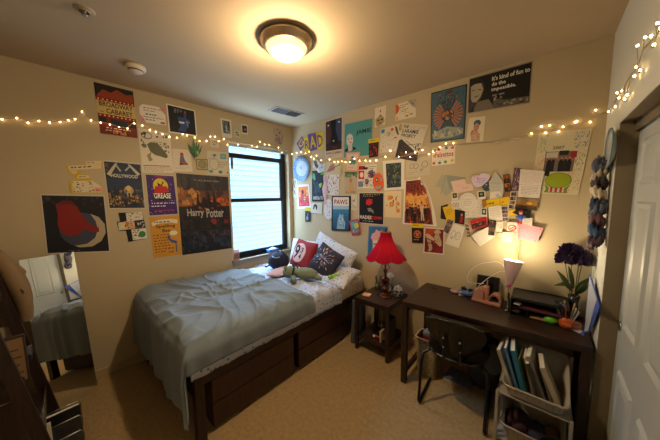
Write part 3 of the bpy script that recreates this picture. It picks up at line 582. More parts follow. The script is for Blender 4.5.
Bk('drawing', 'beige line drawing of two round faces beside the white framed print', 'drawing', [(406.4,160.5),(430.5,156),(430,175),(406,177.2)],
  [('o',.24,.6,.09,.15,.02,'6a6050'),('o',.42,.58,.1,.14,.02,'6a6050'),('o',.78,.62,.12,.17,.02,'5a5244'),('l',.72,.42,.62,.2,.02,'5a5244'),('w',.08,.08,.5,.3,2,'9a907c'),('n',.3,.3,.7,.45,8,['6a6050'],.02)], base='b9ad94')
def person(x, y, h, w, c, skin='b07a54', hair='241410'):
    return [('p', [(x-w*.5, y), (x-w*.16, y), (x, y+h*.38), (x+w*.16, y), (x+w*.5, y), (x+w*.38, y+h*.45), (x+w*.62, y+h*.52), (x+w*.5, y+h*.8), (x-w*.5, y+h*.8), (x-w*.62, y+h*.52), (x-w*.38, y+h*.45)], c), ('e', x, y+h*.9, w*.24, h*.085, skin), ('e', x, y+h*.95, w*.25, h*.05, hair)]
Bk('poster', 'orange brown poster of a cast standing in a row, right edge curling', 'poster', [(404.5,179.5),(430,176.5),(437,226.5),(402.5,224)],
  [('p',[(.06,.03),(.06,.96),(.62,.96),(.76,.80),(.84,.62),(.9,.3),(.9,.03)],'7c2a10'),('p',[(.06,.36),(.06,.70),(.78,.68),(.84,.55),(.87,.36)],'b8702a'),('p',[(.2,.45),(.2,.66),(.7,.66),(.76,.45)],'cf9444'),('n',.06,.3,.84,.66,30,['c08038','a85a20','d09a4c'],.07),('n',.06,.62,.7,.78,16,['94441a','7c2a10'],.07),
   ('t','RENT',.1,.73,.72,.89,'4c0e0a'),('r',.12,.91,.5,.935,'3a1410'),('r',.06,.03,.9,.14,'6c2410'),('n',.08,.03,.88,.2,34,['a84a18','4c160a','3a1410','c06020'],.045)]
  +person(.14,.08,.34,.09,'1c1012')+person(.23,.14,.32,.08,'4a1c10')+person(.31,.08,.38,.09,'22141a')+person(.42,.12,.34,.09,'5a2416')+person(.39,.04,.26,.08,'14100f')+person(.52,.05,.38,.10,'301a1c')+person(.62,.1,.40,.10,'c0a080')+person(.71,.06,.38,.09,'1c1216')+person(.8,.1,.34,.09,'43180e')
  +[('p',[(.62,.965),(.76,.8),(.85,.6),(.91,.3),(.93,.3),(.9,.6),(.8,.83),(.66,1)],'b8a89c'),('n',.62,.66,.84,.92,12,['c8bcae','8a4a30','a8604c'],.03)],
  base='d6cdbd', outline=[(0,0),(1,0),(.99,.3),(.93,.58),(.82,.82),(.62,1.02),(.5,.97),(0,.98)], d=.006)
Bk('theatre_programme', 'small programme with yellow band and orange bird on black, below the orange poster', 'programme', [(411.5,223.4),(423.7,223.7),(423,243.2),(412,242.6)],
  [('r',0,0,1,.78,'1a1210'),('o',.5,.45,.3,.17,.06,'b8643c'),('p',[(.3,.5),(.45,.62),(.5,.45),(.6,.6),(.72,.5),(.58,.34),(.42,.34)],'b8643c'),('w',.15,.1,.85,.24,1,'b8743c'),('w',.1,.84,.9,.97,1,'2a2410')], base='cdb018', d=.012)
Bk('print', 'dark red print of pale skeletal figures on a white border', 'poster', [(424.5,227),(444.7,228.8),(444,255),(423.3,253)],
  [('r',.05,.05,.95,.96,'6a1a1a'),('p',[(.05,.96),(.5,.96),(.45,.7),(.05,.72)],'a83c1c'),('p',[(.05,.72),(.12,.6),(.5,.5),(.8,.3),(.86,.36),(.5,.62),(.2,.76)],'b8a084'),('e',.66,.84,.16,.1,'b8a084'),('p',[(.5,.72),(.75,.74),(.85,.55),(.88,.36),(.7,.36),(.55,.5)],'b09878'),('p',[(.15,.55),(.28,.2),(.2,.1),(.36,.08),(.44,.2),(.36,.5)],'a89478'),('n',.5,.4,.85,.88,16,['5c2a20','8a6a50'],.035),('n',.15,.1,.4,.5,10,['5c2a20'],.03),('r',.6,.05,.95,.24,'7a1c28'),('w',.1,.34,.5,.48,1,'5c1414')], base='cfc4b4')
Bk('print', 'pink and peach print of a blue green jellyfish umbrella', 'poster', [(345.8,152.7),(359.9,152),(358.4,171.8),(345.5,171.6)],
  [('r',.1,.08,.9,.92,'cbb4a0'),('p',[(.2,.45),(.3,.62),(.5,.68),(.72,.62),(.82,.45),(.6,.38),(.4,.38)],'3f7a72'),('p',[(.35,.7),(.5,.82),(.62,.72)],'3a6a8c'),('n',.2,.36,.8,.5,10,['2f5c58','6a9a8a'],.05),('w',.2,.16,.8,.26,1,'a87860')], base='d0967c', d=.008)
Bk('print', 'soft print of a golden haired figure under green palm leaves', 'poster', [(344.3,172),(357.6,172),(357.2,194),(344.8,194)],
  [('r',.0,0,1,1,'a89a80'),('p',[(0,1),(1,1),(.9,.8),(.6,.9),(.4,.78),(.15,.86)],'4a6a48'),('n',.0,.75,1,1,16,['3a5a3c','6a8a5c'],.09),('p',[(.3,.08),(.36,.4),(.44,.62),(.54,.62),(.66,.4),(.78,.1)],'b98f58'),('e',.5,.62,.12,.1,'a8703c'),('n',.1,.02,.9,.14,12,['7a5c3c','8c7858'],.06)], base='c0b49c', d=.005)
Bk('sticker', 'narrow pale drawing strip hanging under the palm print', 'drawing', [(351,194.6),(357.2,194.6),(356.6,210.4),(351.2,210)], [('n',.15,.1,.85,.9,14,['8a7c70','5c5048','a89484'],.09)], base='c4bbab')
Bk('print', 'red and white comic page pinned between palm print and framed print', 'poster', [(357.8,165.4),(376.5,164.2),(376.2,188),(357.6,188.2)],
  [('r',.03,.8,.4,.97,'8c2028'),('r',.3,.8,.55,.9,'1c1a1c'),('w',.55,.78,.96,.95,2,'6a645c'),('r',.04,.4,.36,.76,'a8242c'),('e',.22,.58,.1,.12,'d0c4b8'),('e',.75,.6,.2,.17,'4a3c54'),('n',.5,.45,.95,.75,14,['7a6a88','8c3c44','b8aca0'],.05),('r',.36,.1,.66,.44,'b8b0a4'),('e',.5,.28,.1,.12,'6a2c34'),('r',.03,.05,.3,.3,'5a7884'),('n',.03,.05,.97,.4,22,['3c3a3c','a8504c','8a9a9c'],.04)], base='cbc2b2')
Bk('mask_cutout', 'bright orange oval mask cut-out with blue eyes', 'mask', [(372.5,173),(383.8,173),(383.4,190.8),(373,190.8)],
  [('e',.5,.5,.46,.47,'d0561c'),('e',.36,.62,.12,.12,'2a3844'),('e',.36,.62,.05,.06,'c8ccc8'),('e',.8,.68,.1,.12,'6a9aa4'),('p',[(.42,.42),(.52,.5),(.58,.4)],'4a5c64'),('p',[(.2,.2),(.34,.26),(.74,.28),(.8,.34),(.76,.16),(.4,.1)],'7aa4a8'),('l',.3,.2,.74,.24,.03,'a83c1c')],
  base='c9502a', d=.01, outline=[(.5+.5*math.cos(a),.5+.5*math.sin(a)) for a in [i*PI/12 for i in range(24)]])
Bk('poster', 'black poster with a red flower above white and red capitals', 'poster', [(358.7,192.2),(384.4,192.2),(384,225.6),(358.4,223.2)],
  [('r',.03,.03,.97,.97,'100c0c'),('w',.16,.85,.86,.95,2,'a8946c'),('p',[(.3,.66),(.32,.76),(.42,.8),(.56,.77),(.56,.66),(.44,.58)],'b0201c'),('n',.32,.6,.55,.78,8,['8a1414','d03428'],.05),('p',[(.36,.5),(.48,.52),(.6,.44),(.62,.34),(.5,.4),(.4,.4)],'7a746c'),('t','HADES',.06,.155,.53,.27,'cfc6b6'),('t','TOWN',.54,.155,.91,.265,'c42420'),('w',.16,.07,.86,.12,1,'b0a894')], base='beb3a2', d=.007)
Bk('print', 'cream botanical print of orange flowers beside the black poster', 'poster', [(384.6,191.4),(401.5,191),(401,218),(384.5,217)],
  [('e',.36,.76,.17,.08,'c8741c'),('e',.44,.5,.15,.09,'c87018'),('e',.8,.53,.11,.08,'d08448'),('e',.82,.27,.12,.08,'cf7c34'),('e',.3,.78,.06,.04,'e0a04c'),('n',.08,.35,.9,.85,24,['4a6a34','6a8a44','3c5c30'],.04),('e',.44,.5,.07,.04,'e09a3c')], base='d3bd95', d=.004)
Bk('framed_print', 'black framed blue poster on the back wall above the pillows', 'picture', [(331.8,196),(350.3,196),(350,231),(331.4,230.3)],
  [('r',.07,.035,.93,.965,'cfc9bd'),('r',.07,.035,.93,.7,'2a6488'),('r',.07,.62,.93,.72,'8fa8b4'),('g',.07,.035,.93,.62,'1c3c5c','2f6c90',6),('t','PAWS',.15,.76,.86,.9,'8c1c24'),('p',[(.3,.05),(.34,.3),(.42,.42),(.46,.52),(.54,.44),(.64,.5),(.66,.36),(.76,.22),(.72,.05)],'7f9cac'),('n',.36,.1,.7,.44,12,['a9bcc4','4a7088'],.04)], base='0e0e10', d=.016, thick=.014)
Bk('greeting_card', 'small tilted card with red border and two balloons near the lamp', 'card', [(348.8,221),(358.5,218.5),(360.8,233),(352,235.6)],
  [('r',.1,.1,.9,.92,'6c7c8c'),('e',.36,.68,.2,.16,'4aa0a4'),('e',.68,.56,.22,.2,'b8b43c'),('n',.2,.12,.85,.4,10,['8a8074','4c3f58','a8a094'],.07)], base='a82c3c', d=.02)
Bk('poster', 'blue poster with a pink swirl of ice cream, partly behind the lamp shade', 'poster', [(368.7,226),(388,226.7),(386,262.7),(367.3,260)],
  [('r',.04,.03,.96,.97,'2f6490'),('p',[(.3,.2),(.24,.6),(.14,.66),(.2,.78),(.34,.82),(.42,.92),(.56,.86),(.74,.9),(.84,.78),(.8,.66),(.72,.6),(.66,.2)],'cf9a96'),('p',[(.26,.6),(.74,.6),(.68,.36),(.3,.36)],'cbc0ac'),('w',.3,.42,.7,.56,1,'5c2030'),('n',.1,.05,.9,.2,10,['7ab0c8','c86a74'],.05)], base='3a74a0', d=.004)
# stickers and prints under and around the clock
Bk('sticker', 'white cut-out sketch of a fox right of the clock', 'sticker', [(312.4,159),(325,159),(325,173),(312.4,173)],
  [('p',[(.1,.85),(.3,.9),(.5,.5),(.4,.3),(.2,.5)],'4a4850'),('p',[(.5,.4),(.7,.6),(.9,.5),(.8,.1),(.55,.1)],'9fb8d0'),('n',.15,.2,.9,.85,20,['6a6468','8a7c74','c4c8d0'],.05)],
  base='cfcdc9', d=.012, outline=[(.05,.4),(.1,.95),(.4,.95),(.6,.7),(1,.72),(.95,.15),(.5,0),(.3,.25)])
Bk('poster', 'tall dark teal poster with a green witch figure', 'poster', [(311.8,171),(323.2,170),(324,201.5),(312,201.5)],
  [('r',.04,.02,.98,.98,'1c2a34'),('n',.0,.7,.4,1,6,['4a8a6a','6aa07a'],.12),('n',.7,.85,1,1,5,['6a9a3c'],.1),('n',.1,.15,.95,.7,30,['26404c','141c24','30485a'],.1),('p',[(.58,.56),(.86,.6),(.8,.46),(.68,.44)],'8fb03c'),('r',.1,.06,.92,.17,'8a8a8c'),('n',.1,.06,.92,.17,12,['4a4a50','b0aeb0'],.05),('r',.04,.02,.98,.06,'0c0e10')], base='12161a', d=.006)
Bk('print', 'pale yellow print of a pink bird on a branch', 'poster', [(325.7,161.6),(341.2,162.2),(340.9,174.3),(325,174.3)],
  [('p',[(.1,.2),(.3,.7),(.5,.85),(.62,.7),(.6,.35),(.3,.2)],'a8706c'),('l',.05,.15,.95,.85,.04,'4a4c68'),('n',.5,.2,.95,.8,8,['6a7c6c','8a9a7c'],.04)], base='bdb893', d=.009)
Bk('sticker_sheet', 'white sheet of many small coloured stickers', 'stickers', [(325.4,174.5),(339.2,174.5),(338.8,195),(325.8,194.8)],
  [('n',.05,.05,.95,.95,60,['8a3c44','3c6a4c','4a6a94','b8a4b4','2c5c3c','c8b8a8','7c5c8c'],.045)], base='ccc8c8', d=.006)
Bk('sticker', 'long pink wavy cut-out beside the sticker sheet', 'sticker', [(321.5,176),(327.5,176),(327.5,205),(321.5,205)], [('n',.3,.4,.8,.95,6,['b08494'],.08)],
  base='c2a4ac', d=.013, outline=[(.3,1),(.9,1),(.8,.7),(1,.5),(.7,.2),(.95,.05),(.6,0),(.3,.3),(.1,.55),(.35,.75)])
Bk('sticker', 'white oval sticker with a faint drawing hanging left of the framed poster', 'sticker', [(324,199),(333.2,199),(333.2,219.4),(324,219.4)],
  [('n',.25,.15,.75,.85,16,['7c8a9c','8a7c88','6a9a6c'],.05)], base='c9c9cb', d=.01, outline=[(.5+.5*math.cos(a),.5+.5*math.sin(a)) for a in [i*PI/10 for i in range(20)]])
Bk('print', 'white bordered pink and orange print with dark script', 'poster', [(297,185),(308.6,184.2),(311,208),(297.5,209)],
  [('r',.1,.09,.92,.92,'c8483c'),('g',.1,.09,.92,.92,'b83c54','cc7a34',8),('n',.14,.12,.9,.88,20,['d0643c','a83454','d8a05c'],.09),('e',.46,.7,.1,.09,'5a1c2c'),('w',.3,.28,.85,.56,3,'4a2440')], base='d4cfca')
Bk('drawing', 'narrow grey ink sketch beside the window, left of the pink print', 'drawing', [(291.4,178.3),(297,179),(297.5,198),(291,196.6)], [('n',.2,.15,.8,.9,16,['5c5850','7c786c'],.1)], base='bfb8a8')
Bk('theatre_programme', 'small dark programme with yellow band below the pink print', 'programme', [(305,207.2),(311.2,208),(311,221.6),(305.2,221.8)],
  [('r',0,0,1,.76,'26303a'),('n',.1,.1,.9,.7,10,['4a5c68','1a2028','8a9098'],.1)], base='c4ac18', d=.008)
Bk('greeting_card', 'small white card with a dark haired portrait sketch', 'card', [(311,203),(322.2,202.8),(321.8,214),(310.6,212.6)],
  [('p',[(.2,.3),(.25,.8),(.45,.92),(.6,.7),(.56,.3),(.46,.4),(.4,.7),(.3,.4)],'3a3634'),('r',.7,.15,.95,.85,'b4c0bc')], base='c8c2b4', d=.011)
Bk('sticker', 'tiny pink tag on the wall next to the window corner', 'sticker', [(292,202),(294.3,202.2),(294.2,211),(292,210.8)], [('e',.5,.5,.2,.12,'a8504c')], base='c9a898')
# blue and white wall clock
cc = on(302, 168.6, 1, 0)
t = thing('wall_clock', 'round blue and white china plate clock near the corner', 'clock', (cc.x, -.002, cc.z))
R0 = .185; MB = Matrix.Rotation(PI/2, 4, 'X')
CB = dots('china_blue', '6d93bf', 'b9cadc', 60, .3, rough=.25); CW = mat('china_white', 'bcc6cd', .25)
b = B(); b.lathe([(.001, 0), (R0*.5, .0), (R0, .016), (R0, .019), (R0*.62, .010)], CB, 40, M=MB, cap=False); obj('plate_rim', b, t)
b = B(); b.lathe([(R0*.62, .0101), (R0*.5, .0085), (.001, .0085)], CW, 40, M=MB, cap=False)
for k in range(12):
    a = k*PI/6; b.box((-.002, R0*.48, .0085), (.002, R0*.57, .0115), MATS['china_blue'], M=MB @ Matrix.Rotation(a, 4, 'Z'))
obj('clock_face', b, t)
b = B(); b.box((-.002, -.005, .0118), (.002, .045, .013), BLACK, M=MB @ Matrix.Rotation(math.radians(5), 4, 'Z')); obj('minute_hand', b, t)
b = B(); b.box((-.003, -.005, .0135), (.003, .034, .0147), BLACK, M=MB @ Matrix.Rotation(math.radians(52), 4, 'Z')); b.lathe([(.001, .016), (.005, .0155), (.005, .0118)], BLACK, 10, M=MB, cap=False); obj('hour_hand', b, t)
# ================================================================== PAPER CLUSTER OVER THE DESK
GRP = None; LAY = [0]
def C(name, label, cat, px, ops, base='cfc6b6', **k):
    LAY[0] += 1
    return sheet(name, label, cat, 'B', px, ops, base=base, d=.0015+.0006*LAY[0], **k)
SK = ['3a2a26', '8a6450', 'a8846c', '2a2226', '5c4038']
def strip(n, cols=SK, hor=False):
    o = []
    for i in range(n):
        y0 = .03+i*.96/n; y1 = y0+.96/n-.03
        o += [('r', .08, y0, .92, y1, cols[i % len(cols)]), ('n', .12, y0+.01, .88, y1-.01, 5, cols, .12)]
    return o
C('envelope', 'grey green torn envelope at the left end of the paper cluster', 'envelope', [(435,174),(453,174.5),(453,196.5),(435,196.5)], [('l',.35,.1,.6,.98,.03,'7f8270')], base='9a9a86', outline=[(.0,.45),(.4,1.0),(.98,.62),(.98,.24),(.58,.0),(.3,.4)])
C('envelope', 'dark grey green envelope flap behind the pink note', 'envelope', [(446,175),(466,177.5),(463,184),(450,190)], [], base='84887a')
C('note', 'pale pink stepped notepaper near the left top of the cluster', 'paper', [(450.4,179.5),(474,178.5),(473.6,192),(452.5,194)], [('l',.1,.5,.9,.55,.01,'b49c94'),('w',.5,.3,.9,.4,1,'8a6c68')], base='d3b4a8', outline=[(0,.86),(.62,1),(.66,.64),(.92,.62),(1,.12),(.1,0)])
C('polaroid', 'small instant photo with dark picture below the pink note', 'photo', [(451.5,192.7),(457.3,192),(458,200),(452.2,200.6)], [('r',.14,.3,.88,.9,'26241f'),('e',.5,.6,.2,.15,'8a8a6a')])
C('photo_card', 'black photo card of a person standing in red', 'photo', [(454.8,209.4),(465.5,211),(464,224.8),(454.8,223)], [('r',.02,.02,.98,.98,'151214'),('p',[(.5,.1),(.55,.5),(.7,.6),(.85,.5),(.8,.1)],'8c1c20'),('e',.68,.68,.1,.1,'a87c64')], base='1a1718')
C('card', 'black card peeking out behind the tilted yellow note', 'card', [(441,206),(448,204),(447,220),(440.5,218.5)], [], base='17161a')
C('note', 'tilted yellow sticky note at the left of the cluster', 'note', [(442.5,207.3),(454.4,204.8),(455,219.4),(447.2,222.2)], [('w',.2,.4,.8,.8,3,'8a7214')], base='d0a818')
C('drawing', 'white square sketch of sunglasses above the yellow note', 'drawing', [(451,201),(460,200),(460.5,208.5),(452.5,209.5)], [('o',.3,.5,.16,.18,.05,'4a4640'),('o',.7,.5,.16,.18,.05,'4a4640'),('n',.1,.1,.9,.3,8,['5a564e'],.04)])
C('photo_strip', 'dark photo strip leaning left beside the pencil portrait sheet', 'photo', [(448,219.2),(453.5,221),(447.8,233.6),(443.4,231)], strip(4, ['3a3038', '6a5458', '8a7470']), base='4a4048')
C('drawing', 'tilted white sheet with pencil sketch of two heads', 'drawing', [(453.5,223),(465.2,227.5),(458.8,248),(445,243.6)], [('o',.66,.52,.2,.18,.02,'6a6660'),('o',.3,.5,.14,.2,.02,'6a6660'),('w',.5,.38,.8,.66,3,'8a867c'),('n',.1,.3,.4,.7,10,['8a867c'],.03)])
C('photo_strip', 'white edged photo strip beside the pencil portrait sheet', 'photo', [(464.6,222.5),(469,225),(471.4,237.2),(467,238.4)], strip(4, ['5c4a44', '8a6c5c', '3c3430']))
C('letter', 'cream handwritten letter sheet in the middle of the cluster', 'letter', [(468.5,200),(483,200),(482.7,217.5),(471,219)], [('w',.1,.1,.9,.9,9,'a89c88')])
C('paper_plate', 'round white paper plate with faint handwriting in the cluster', 'plate', [(459,193),(477,192.5),(477,211.5),(459,212)], [('o',.5,.5,.38,.38,.02,'b0a898'),('w',.26,.3,.74,.7,4,'b08878')], base='d0cabe', outline=[(.5+.5*math.cos(a),.5+.5*math.sin(a)) for a in [i*PI/14 for i in range(28)]])
C('note', 'small cream strip note below the paper plate', 'note', [(465,212.4),(471,212.2),(471,217.4),(465,217.8)], [('w',.1,.2,.9,.8,1,'a0948a')])
C('envelope', 'dark teal envelope corner below the lilac cloud card', 'envelope', [(481,184),(489,181.5),(490.5,190),(484,192)], [('n',.1,.1,.9,.9,8,['a49c88','2c4048'],.1)], base='2c4450')
C('greeting_card', 'lilac cloud shaped card with pink marks on top of the cluster', 'card', [(471,173.5),(490,173.5),(490,188),(471,188)], [('n',.1,.4,.4,.8,5,['c8567c'],.06),('w',.4,.3,.8,.7,3,'8c78a8')], base='c6b4cc', outline=[(.05,.45),(.02,.65),(.12,.84),(.3,.88),(.42,.82),(.55,1),(.75,1),(.98,.9),(1,.7),(.86,.45),(.6,.15),(.4,.05),(.2,.12)])
C('letter', 'tall pointed grey white letter page rising above the cluster', 'letter', [(489,171),(503.5,171),(503.5,200),(489,200)], [('w',.1,.1,.85,.8,14,'9a968c'),('l',.02,.6,.98,.58,.012,'8a867c')], base='b3b1a6', outline=[(.1,0),(.05,.3),(.0,.62),(.45,1.0),(1,.62),(.95,.05)])
C('polaroid', 'instant photo with dark picture left of the feather card', 'photo', [(477,191.4),(485,190.5),(486,199),(477.6,200)], [('r',.16,.3,.86,.9,'1d1f1c'),('e',.5,.62,.18,.16,'7a8a6c')])
C('greeting_card', 'white card with a pale blue feather under the pointed letter', 'card', [(489.8,192.2),(500,191.3),(503,200),(490,200.6)], [('p',[(.45,.5),(.7,.8),(.98,.3),(.8,.15)],'9aa8bc')])
C('photo_strip', 'orange lit four frame photo strip above the yellow banner', 'photo', [(502.8,174.8),(509,173.6),(511,191.3),(505,192.2)], strip(4, ['2c1c18', 'b0642c', '1a1416', '8a4420']), base='2a1c18')
C('cardboard', 'small brown cardboard square under the orange photo strip', 'card', [(504.3,192),(510.4,191.8),(510,198),(504.6,198.4)], [], base='8a6034')
C('photo_sheet', 'tall sheet of many dark pink party photos left of the open card', 'photo', [(514.5,167.5),(522,168.5),(518.4,190.8),(511,190.8)], [('n',.02,.02,.98,.98,90,['6a4450','8a6470','3a2c38','b08c8c','4c3c5c'],.09)], base='4a3440')
C('banner', 'long bright yellow banner with dark lettering across the cluster', 'banner', [(483.6,200.4),(509,196.6),(508.7,205),(484.5,208.6)], [('w',.12,.2,.62,.8,1,'5c4c10'),('l',.66,.2,.66,.9,.02,'8a7214'),('w',.7,.2,.9,.7,1,'8a7214')], base='d0aa14')
C('cardboard', 'brown backing card behind the yellow banner', 'card', [(482,200),(486,199.4),(487,206),(482.6,208)], [], base='8c6428')
C('photo_strip', 'white edged four frame photo strip below the party photo sheet', 'photo', [(511,191.5),(517.2,191.5),(514.4,209.6),(507.8,208.8)], strip(4, ['4a3a40', '8a6c60', '2e2830']))
C('photo_card', 'sunset landscape photo under the open handwritten card', 'photo', [(517,198),(538.8,198.7),(537,210.8),(516,208.2)], [('g',0,.0,1,.4,'2c2620','6a4c28',4),('g',0,.4,1,1,'a87434','8a7458',6),('e',.6,.55,.14,.12,'e0a448'),('n',0,.0,1,.3,24,['1e1c18','3c2e20','5c4c2c'],.06),('n',0,.7,1,1,14,['7a6448','a08458'],.08)], base='8a6438')
C('letter', 'large open white card with pinkish handwriting, top right of the cluster', 'letter', [(520.5,169),(544.2,171.4),(539.2,198.2),(518,197)], [('w',.06,.5,.94,.94,9,'b89c98'),('l',0,.46,1,.46,.012,'a49c90'),('w',.1,.1,.9,.42,6,'8c8484')], base='d6ccc2')
C('polaroid', 'instant photo of a white shirted person left of the ruled letter', 'photo', [(481,208),(487,208),(487,217.5),(481,216.6)], [('r',.14,.26,.88,.92,'2a303c'),('e',.5,.6,.2,.18,'a8a8b0')])
C('letter', 'white ruled handwritten note under the yellow banner', 'letter', [(488,207),(500.6,205),(502.2,220.2),(489.4,221)], [('w',.1,.1,.9,.9,7,'a09890')])
C('photo_strip', 'four frame photo strip in the middle, right of the ruled note', 'photo', [(500.8,206),(508,205.8),(508.6,221.2),(502.6,221.7)], strip(4, ['3a3c44', '7a6460', '4c2c38']))
C('note', 'small yellow sticky note right of the middle photo strip', 'note', [(508.5,210.4),(515.6,209.2),(515.6,215.2),(508.7,215.4)], [], base='d4ae1c')
C('card', 'black card with a folded grey corner at the right of the cluster', 'card', [(508.8,215),(518,208),(530.8,211.5),(529.6,220.5)], [('p',[(.0,.1),(.3,.5),(.36,.42),(.1,.02)],'a8a8b0')], base='18171b', outline=[(.0,0),(.35,.98),(1,1),(1,0)])
C('photo_card', 'red bordered group photo in the cluster', 'photo', [(470,221),(486.3,216.5),(488,225.6),(472,229.8)], [('r',.05,.12,.95,.62,'3a1c20'),('n',.05,.12,.95,.7,24,['1c1418','8a6454','2a2026','a07c6c'],.07),('r',0,.8,1,1,'a81c20')], base='a82020')
C('letter', 'large tilted white letter sheet at the bottom of the cluster', 'letter', [(471.2,235.6),(488.4,226.6),(495,236.5),(480,246.6)], [('w',.08,.1,.92,.9,7,'b0a89c')], base='d3ccbe')
C('photo_strip', 'dark brown photo strip at the bottom centre of the cluster', 'photo', [(489.4,219.4),(496,220.6),(494.2,235.8),(488,235)], strip(4, ['241c1c', '6a5044', '3c302c']), base='3a2e2a')
C('note', 'small white note with red figures in the cluster centre', 'note', [(496.5,221.5),(503,222),(502,232.5),(496,231.6)], [('n',.1,.1,.9,.9,12,['a8646c','6a5c64','c8a49c'],.09)])
C('card', 'white card with red diagonal stripes below the doll figure', 'card', [(507.5,222),(517.5,222.4),(516.8,231.4),(507,230.6)], [('o',.52,.36,.38,.3,.1,'b82c2c'),('l',.2,.15,.8,.55,.1,'b82c2c'),('l',.4,.08,.9,.4,.07,'b82c2c')], base='cdc4b8')
C('note', 'small cream note with a scalloped hem at the cluster bottom', 'note', [(502.8,231.6),(513.5,233),(510.8,243),(500.8,240.6)], [('w',.1,.5,.9,.9,3,'b0a898'),('l',0,.45,1,.45,.02,'b5ad9e')], base='cfc5ae')
C('note', 'small cream triangle scrap left of the scalloped note', 'note', [(497.8,232.8),(502.5,233.5),(501.4,237.2),(498.4,237)], [], base='c8b98a')
C('letter', 'white ruled note to the right of the doll figure', 'letter', [(521.5,218.6),(532.6,218),(532,226),(521,226)], [('w',.1,.15,.9,.9,4,'a8a098')], base='d3cbbd')
C('letter', 'large pink tilted letter sheet at the lower right of the cluster', 'letter', [(517.5,223),(543.3,228.2),(537,242.8),(516,238.2)], [('w',.06,.08,.94,.92,9,'b87888'),('e',.92,.9,.02,.03,'b02c3c'),('e',.9,.1,.02,.03,'b02c3c'),('e',.06,.9,.02,.03,'b02c3c')], base='d69aa4')
Bk('poster', 'tall cream signed group photo poster with a plain green cartoon shape, near the right corner', 'poster', [(539,132.8),(592.5,128),(578,195),(531,193)],
  [('n',.02,.66,.22,.97,60,['7a9a7c','9ab09a'],.014),('n',.72,.72,.98,.97,80,['5c6a94','7a84a8'],.012),('n',.8,.36,.98,.68,60,['6a6a6c','94908c'],.012),('n',.02,.36,.2,.62,60,['b87a6c','c89484'],.012),('n',.7,.06,.98,.34,50,['c88c7c','b8746c'],.013),('n',.02,.02,.24,.3,40,['8aa07c'],.013),
   ('t','2007',.33,.715,.56,.765,'4a4a3c'),('r',.2,.36,.8,.68,'6a5a50'),('r',.22,.58,.46,.67,'b8b0a4'),('r',.48,.62,.66,.69,'202226'),('r',.7,.58,.82,.67,'8c2428'),('r',.2,.53,.8,.57,'8a5a50')]
  +[('p',[(x-.045,.36),(x-.05,.5),(x-.02,.56),(x+.02,.56),(x+.05,.5),(x+.045,.36)],c) for x,c in ((.3,'151618'),(.38,'1c1a20'),(.46,'6a605c'),(.54,'17181a'),(.62,'1d1c20'),(.7,'151518'))]
  +[('p',[(.24,.3),(.25,.5),(.32,.52),(.35,.4),(.34,.28)],'151618')]+[('e',x,.575,.02,.02,'9a7864') for x in (.3,.38,.46,.54,.62,.7)]
  +[('p',[(.32+.0,.08),(.28,.02),(.78,.02),(.76,.08),(.82,.16),(.7,.1),(.38,.1),(.26,.17)],'6a7a22'),('r',.38,.03,.7,.13,'b8b0a4'),('r',.41,.03,.46,.13,'a82430'),('r',.51,.03,.56,.13,'a82430'),('r',.61,.03,.66,.13,'a82430'),('e',.545,.22,.275,.125,'2a3416'),('e',.545,.22,.265,.118,'8a9a20')],
  base='c6bd9c', d=.005)
# doll ornament pinned on the cluster, its ribbon falling behind the lamp cone
c = on(520.5, 217.5, 1, -.065)
t = thing('doll_ornament', 'small red and blue doll ornament pinned on the paper cluster', 'ornament', (c.x, -.065, c.z))
RD = mat('doll_red', 'a82430', .6); BL = mat('doll_blue', '2c50a8', .6); SKN = mat('doll_skin', 'c09070', .6)
b = B(); b.sph((0, 0, 0), (.018, .012, .026), BL); b.tube([(-.012, 0, .015), (-.03, -.004, .0)], .006, BL); b.tube([(.012, 0, .015), (.032, -.004, .004)], .006, BL); obj('doll_body', b, t)
b = B(); b.sph((0, 0, .038), (.013, .011, .014), SKN); b.sph((0, .002, .046), (.015, .012, .011), RD); b.tube([(0, 0, .055), (.012, 0, .062)], .004, RD); obj('doll_head', b, t)
b = B(); b.tube([(-.006, 0, -.02), (-.012, 0, -.055)], .006, RD); b.tube([(.006, 0, -.02), (.008, 0, -.052)], .006, RD); obj('doll_legs', b, t)
p0 = on(519, 228, 1, -.062); p1 = on(515.5, 268, 1, -.075)
b = B(); b.tube([p0, p0.lerp(p1, .5)], .0025, mat('ribbon_pink', 'c07a80', .6), 6); q = p0.lerp(p1, .45)
b.tube([q, p0.lerp(p1, .75)+Vector((.002, 0, 0)), p1], .008, mat('ribbon_yellow', 'c8a028', .5), 8, radii=[.004, .007, .009])
tag(obj('tassel', b), 'thin pink cord ending in a yellow tassel hanging down behind the lamp cone', 'tassel')
# ================================================================== RIGHT WALL: plate and scrunchies
c = on(610.5, 148, 0, RW-.02)
t = thing('wall_plate', 'blue rimmed oval wall plate hung beside the closet opening', 'plate', (RW-.002, c.y, c.z))
MR = Matrix.Rotation(-PI/2, 4, 'Y')
b = B(); b.lathe([(.001, .004), (.07, .004), (.105, .02), (.11, .022), (.108, .026), (.07, .010), (.001, .008)], mat('plate_white', 'c4cbc4', .3), 36, M=MR, cap=False); obj('plate_body', b, t)
b = B(); b.lathe([(.098, .0215), (.1115, .0225), (.1115, .028), (.104, .0265)], mat('plate_blue', '5c86a0', .3), 36, M=MR, cap=False); obj('plate_rim', b, t)
cols = [('4a5068', 'navy', 'cream lace'), ('b8ae98', 'cream', ''), ('3a3438', 'charcoal', ''), ('c8bca4', 'ivory', ''), ('2c3c5c', 'navy', ''), ('5c6a80', 'slate', ''), ('6a4a50', 'plum', ''), ('3a5478', 'blue', ''), ('54404c', 'maroon', '')]
ht = on(602.5, 165, 0, RW-.035); hb = on(597, 240, 0, RW-.035)
